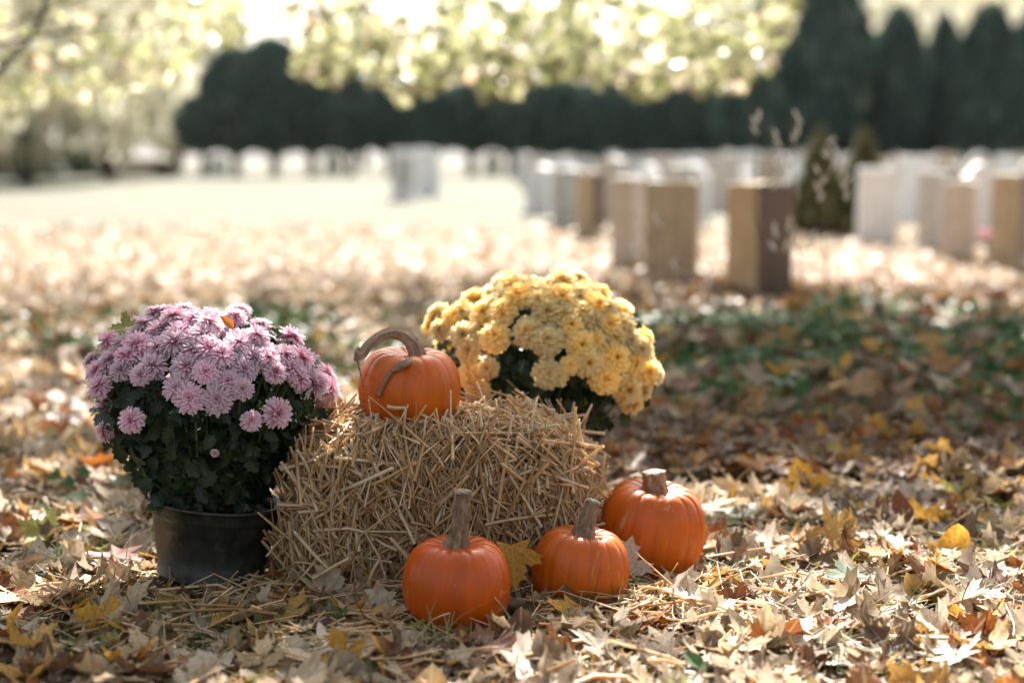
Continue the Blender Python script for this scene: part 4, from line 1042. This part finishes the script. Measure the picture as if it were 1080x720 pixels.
# left, trunks showing below the crowns
LEFT = [(217, 58, 100), (252, 80, 54), (291, 86, 46), (331, 76, 66), (371, 70, 78), (413, 66, 82), (455, 66, 84), (498, 66, 82), (540, 66, 80), (586, 72, 84), (634, 78, 86), (684, 78, 84), (734, 84, 78)]
EO = ['leftmost', 'second', 'third', 'fourth', 'fifth', 'sixth', 'seventh', 'eighth', 'ninth', 'tenth', 'eleventh', 'twelfth', 'thirteenth']
for i_, (px, wd, yt) in enumerate(LEFT):
    lab = ('short dark evergreen at the left end of the row with bare trunks' if i_ == 0 else 'dark evergreen forming the tall round top left of the maple branch' if i_ == 2 else f'dark evergreen, {EO[i_]} from the left in the row with bare trunks')
    evergreen(px, 60 + (i_ % 2) * .6, wd * 1.12, yt, 160 if i_ < 9 else 168, 'rounded', lab, i_)
ER = ['tallest broad dark evergreen right of the maple branch', 'dark columnar evergreen right of the tallest one', 'slim dark evergreen in the middle of the right hand row', 'wide dark columnar evergreen second from the right edge', 'dark columnar evergreen at the right edge',
      'short dark evergreen filling the gap beside the tallest one', 'low dark evergreen between the slim and the wide columns', 'dark evergreen leaning into the tallest one from the left']
for i_, (px, wd, yt, kd) in enumerate([(846, 135, -40, 'rounded'), (940, 72, 18, 'columnar'), (988, 52, 26, 'columnar'), (1034, 76, 14, 'columnar'), (1082, 62, 12, 'columnar'), (902, 70, 38, 'columnar'), (1010, 44, 44, 'columnar'), (798, 80, 30, 'columnar')]):
    evergreen(px, 54 + (i_ % 3) * 1.2, wd, yt, 172, kd, ER[i_], i_)
def pale_tree(px, Y, wpx, ytop, ybot, label, i_, group='pale autumn trees in the distance'):
    x = (px - 540) / FPX * Y; zt = 1 + (160 - ytop) * Y / FPX; zb = 1 + (160 - ybot) * Y / FPX; rx = wpx / 2 * Y / FPX
    root = empty('autumn_tree', (x, Y, 0)); tag(root, label, 'tree', group)
    obj('trunk', trunk_mesh(zb + (zt - zb) * .7, .28, .05, i_), root)
    rr = random.Random(i_)
    for q in range(5):
        a = q * 1.3 + rr.random(); h0 = zb + (zt - zb) * (.05 + .1 * q)
        V, T, U = tube(spline([(0, 0, h0), (rx * .3 * math.cos(a), rx * .3 * math.sin(a), h0 + (zt - zb) * .15), (rx * .75 * math.cos(a), rx * .75 * math.sin(a), h0 + (zt - zb) * .25)], 7), np.linspace(.12, .02, 7), 6)
        obj('limb', mesh('limb', V, T, BARK, None, U), root)
    c_ = obj('crown', CR['pale'][i_ % 3], root, (0, 0, zb)); c_.scale = (rx, rx * .9, zt - zb); c_.rotation_euler = (0, 0, i_ * 2.1)
for i_, (px, Y, wd, yt, yb, lab) in enumerate([
        (30, 44, 230, -150, 172, 'pale leafy tree at the left edge beyond the lawn'), (118, 52, 190, -120, 166, 'pale leafy tree second from the left beyond the lawn'), (190, 72, 130, -60, 164, 'pale distant tree just left of the leftmost evergreen'),
        (-40, 36, 150, -60, 176, 'pale tree cut by the left edge'), (760, 95, 150, -10, 130, 'pale distant tree left of the tallest evergreen'), (905, 100, 140, -30, 120, 'pale distant tree behind the gap right of the tallest evergreen'),
        (985, 96, 120, -20, 120, 'pale distant tree behind the slim evergreen'), (1065, 98, 150, -30, 120, 'pale distant tree behind the right edge evergreens'), (385, 92, 150, 20, 130, 'pale distant tree behind the left evergreens'), (560, 95, 170, 10, 130, 'pale distant tree behind the middle evergreens')]):
    pale_tree(px, Y, wd, yt, yb, lab, i_)
# dark bush, far left, and one by the tomb
def bush(px, py, wd, ht, label, seed):
    p_ = G(px, py); root = empty('bush', (p_[0], p_[1], 0)); tag(root, label, 'bush', 'dark bushes at the far left')
    obj('foliage', make_crown('foliage', 2600, lambda f: max(.0, 1 - f ** 2) ** .5, .16, wd / 2, ht, seed, BUSHM, SIMPLE_T), root)
    for q in range(4):
        V, T, U = tube(spline([(0, 0, 0), (.1 * math.cos(q * 1.6), .1 * math.sin(q * 1.6), ht * .4), (wd * .3 * math.cos(q * 1.6), wd * .3 * math.sin(q * 1.6), ht * .75)], 5), .02, 5); obj('stem', mesh('stem', V, T, BARK, None, U), root)
bush(22, 188, 3.0, 1.9, 'dark bush at the left edge under the pale tree', 51)
bush(88, 186, 2.6, 1.2, 'low dark bush between the left edge bush and the brown tomb', 52)
bush(174, 188, .8, .55, 'small dark round bush beside the brown tomb', 53)
# two golden conifers among the stones
for px, wd, lab in ((862, .72, 'golden conifer shrub behind the tall dry weeds'), (908, .72, 'golden conifer shrub just left of the pale grey headstone')):
    p_ = G(px, 250); root = empty('conifer_shrub', (p_[0], p_[1], 0)); tag(root, lab, 'shrub', 'golden conifers among the headstones')
    obj('trunk', trunk_mesh(.9, .04, .008, 3), root)
    obj('crown', make_crown('crown', 2600, conical, .06, wd / 2, 1.22, int(px), GOLDCON), root, (0, 0, .04))

# ------------------------------------------------------------------ the maple over the scene
maple = empty('maple_tree', (-6.6, 11.5, 0)); tag(maple, 'large maple whose yellow green branch hangs across the top of the view', 'tree')
MO = np.array([-6.6, 11.5, 0])
V, T, U = tube(spline([(0, 0, -.2), (.1, 0, 2), (.3, .1, 4.5), (.9, 0, 8), (1.6, 0, 11)], 20), np.linspace(.42, .12, 20), 14, 6, .06); obj('trunk', mesh('trunk', V, T, BARK, None, U), maple)
def limb(pts, r0, r1, name='limb'):
    P = spline([np.array(q) - MO for q in pts], 16); V, T, U = tube(P, np.linspace(r0, r1, 16), 8); return obj(name, mesh(name, V, T, BARK, None, U), maple), P + MO
limb([(-6.3, 11.6, 4.2), (-4, 11.5, 5.6), (-1, 11.3, 6.6), (2.5, 11.4, 7.2)], .17, .03)
limb([(-6.0, 11.5, 5.5), (-4, 10, 7), (-1.5, 9.2, 8), (1, 9, 8.6)], .15, .03)
limb([(-5.8, 11.5, 6.5), (-3.5, 13, 7.6), (0, 13.5, 8.2), (3, 13.6, 8.4)], .15, .03)
limb([(-6.4, 11.5, 3.6), (-8, 10.5, 4.6), (-9.5, 9, 5.4)], .12, .03)
_, lowP = limb([(-6.4, 11.6, 3.2), (-4.2, 11.6, 3.3), (-1.8, 11.6, 2.75), (.2, 11.7, 2.3), (2.0, 11.8, 1.95)], .11, .015, 'low_branch')
_, low2 = limb([(-6.5, 11.3, 3.0), (-5.2, 10.0, 2.7), (-4.0, 8.8, 2.0), (-3.2, 8.2, 1.55)], .07, .01, 'low_branch')
limb([D(-60, 130, 9.5), D(-15, 88, 9.4), D(12, 62, 9.3), D(36, 34, 9.2), D(50, -10, 9.1), D(46, -80, 9.1)], .03, .012, 'low_branch')
g = np.random.default_rng(77)
# leaves of the overhead crown, thinned where the light comes through
def shade(x, s):
    if s < 2.45: return .5 if x < -.15 else .05
    if s < 2.8: return .66 if x < -.95 else (.44 if x < -.42 else (.70 if x < -.03 else (.26 if x < .12 else .06)))
    if s < 2.98: return .36 if x < -.72 else (.42 if x < -.40 else (.34 if x < -.02 else (.24 if x < .14 else .04)))
    if s < 3.7: return .32 if x < -.55 else (.04 if x < .55 else .10)
    if s < 4.2: return .28 if x < .4 else .48
    if s < 6.75: return .30 if x < -.5 else (.55 if x < .3 else .98)
    if s < 7.5: return .34
    return .02
P, Z = [], []
aleaf = .0068
SX0, SX1, SS0, SS1 = -3.6, 4.6, 1.6, 9.2
dens = -math.log(1 - .983) / aleaf
for _ in range(int((SX1 - SX0) * (SS1 - SS0) * dens)):
    x, s = g.uniform(SX0, SX1), g.uniform(SS0, SS1)
    c_ = shade(x, s)
    v = nz(x, s, 2.4, 6.0) * .8 + nz(x, s, 6.0, 2.5) * .45                # dapple pattern
    v = .5 + v * .75
    if v > c_: continue
    z = g.uniform(4.3, 9.4)
    P.append((x + math.tan(SUN_AZ) * z / math.tan(SUN_EL) / math.cos(SUN_AZ) * math.cos(SUN_AZ), s + z / math.tan(SUN_EL) * math.cos(SUN_AZ), z))
    Z.append((g.normal(0, .5), .5 + g.normal(0, .5), .8))
for _ in range(2400):                                                   # unseen crown leaves added above the camera to block sky light
    z = g.uniform(5, 9.2); y = g.uniform(-6, 1.11 * z + .3); x = g.uniform(-6, 6)
    if nz(x, y, .8, 4.0) < -.1: continue
    P.append((x, y, z)); Z.append((g.normal(0, .4), g.normal(0, .4), .9))
for _ in range(2200):                                                   # the side of the crown near the trunk
    a = g.normal(size=3); a /= np.linalg.norm(a); P.append(tuple(np.array([-7.2, 11.8, 7.4]) + a * [3.2, 4.2, 2.8] * g.uniform(.6, 1)))
    Z.append((a[0], a[1], .7))
P = np.array(P) - MO; n = len(P)
obj('crown', scatter_mesh('crown', SIMPLE_T, g.integers(0, 4, n), rot_from(np.array(Z), g.uniform(0, 2 * PI, n)), g.uniform(.10, .15, n), P, g.beta(1.2, 2.0, n), CANOPY_UP), maple)
# the low branch in view: hanging sprays down to the outline seen in the photograph
def bottom(px):
    return np.interp(px, [0, 40, 150, 240, 300, 318, 345, 380, 430, 470, 560, 640, 690, 740, 775, 805, 822, 845, 870], [120, 118, 96, 52, 30, 74, 84, 82, 112, 92, 86, 92, 98, 90, 92, 72, 48, 0, -50])
P, Z = [], []; tw = []
while len(P) < 3000:
    px = g.uniform(-20, 865); Y = g.uniform(9.6, 13.6); yb = bottom(px)
    py = yb + 10 * nz(px * .03, 1, 1.7, 6) * 2 - abs(g.normal(0, 1)) * 48
    if py < -60: continue
    d_ = .56 + 1.05 * nz(px * .02, py * .02, 1.9, 3.3) + .5 * nz(px * .05, py * .05, 1.9, 8.3)
    if g.uniform() > d_ or (px < 300 and g.uniform() < .68) or (262 < px < 325 and py < 60 and g.uniform() < .8): continue
    P.append(D(px, py, Y)); Z.append((g.normal(0, .7), -.4 + g.normal(0, .6), .5 + g.normal(0, .4)))
P = np.array(P)
for q in range(26):
    b = lowP[int(g.integers(3, 16))] if q < 18 else low2[int(g.integers(4, 16))]
    dist = np.linalg.norm(P - b, axis=1); e = P[np.argsort(dist)[int(g.integers(20, 160))]]
    V, T, U = tube(spline([b - MO, (b + e) / 2 + [0, 0, .08] - MO, e - MO], 7), np.linspace(.012, .004, 7), 5); obj('twig', mesh('twig', V, T, BARK, None, U), maple)
n = len(P)
obj('low_foliage', scatter_mesh('low_foliage', SIMPLE_T, g.integers(0, 4, n), rot_from(np.array(Z), g.uniform(0, 2 * PI, n)), g.uniform(.08, .14, n), P - MO, g.beta(1.3, 2.0, n), CANOPY), maple)

# ------------------------------------------------------------------ the hazy air over the lawn
HAZE = 0.00006
t = NT('haze_air'); t.t.nodes.remove(t.b)
pv = t.n('ShaderNodeVolumePrincipled'); pv.inputs['Color'].default_value = (.95, .95, .95, 1); pv.inputs['Density'].default_value = HAZE; pv.inputs['Anisotropy'].default_value = .35
t.l(pv.outputs[0], t.out.inputs['Volume'])
V = np.array([[x, y, z] for z in (-3.5, 45) for y in (-20, 700) for x in (-330, 330)], float); T = np.array([(0, 2, 3, 1), (4, 5, 7, 6), (0, 1, 5, 4), (2, 6, 7, 3), (0, 4, 6, 2), (1, 3, 7, 5)])
tag(obj('haze', mesh('haze', V, T, t.m, None, None, False)), 'faint sunlit haze over the burial ground', 'haze', kind='stuff')
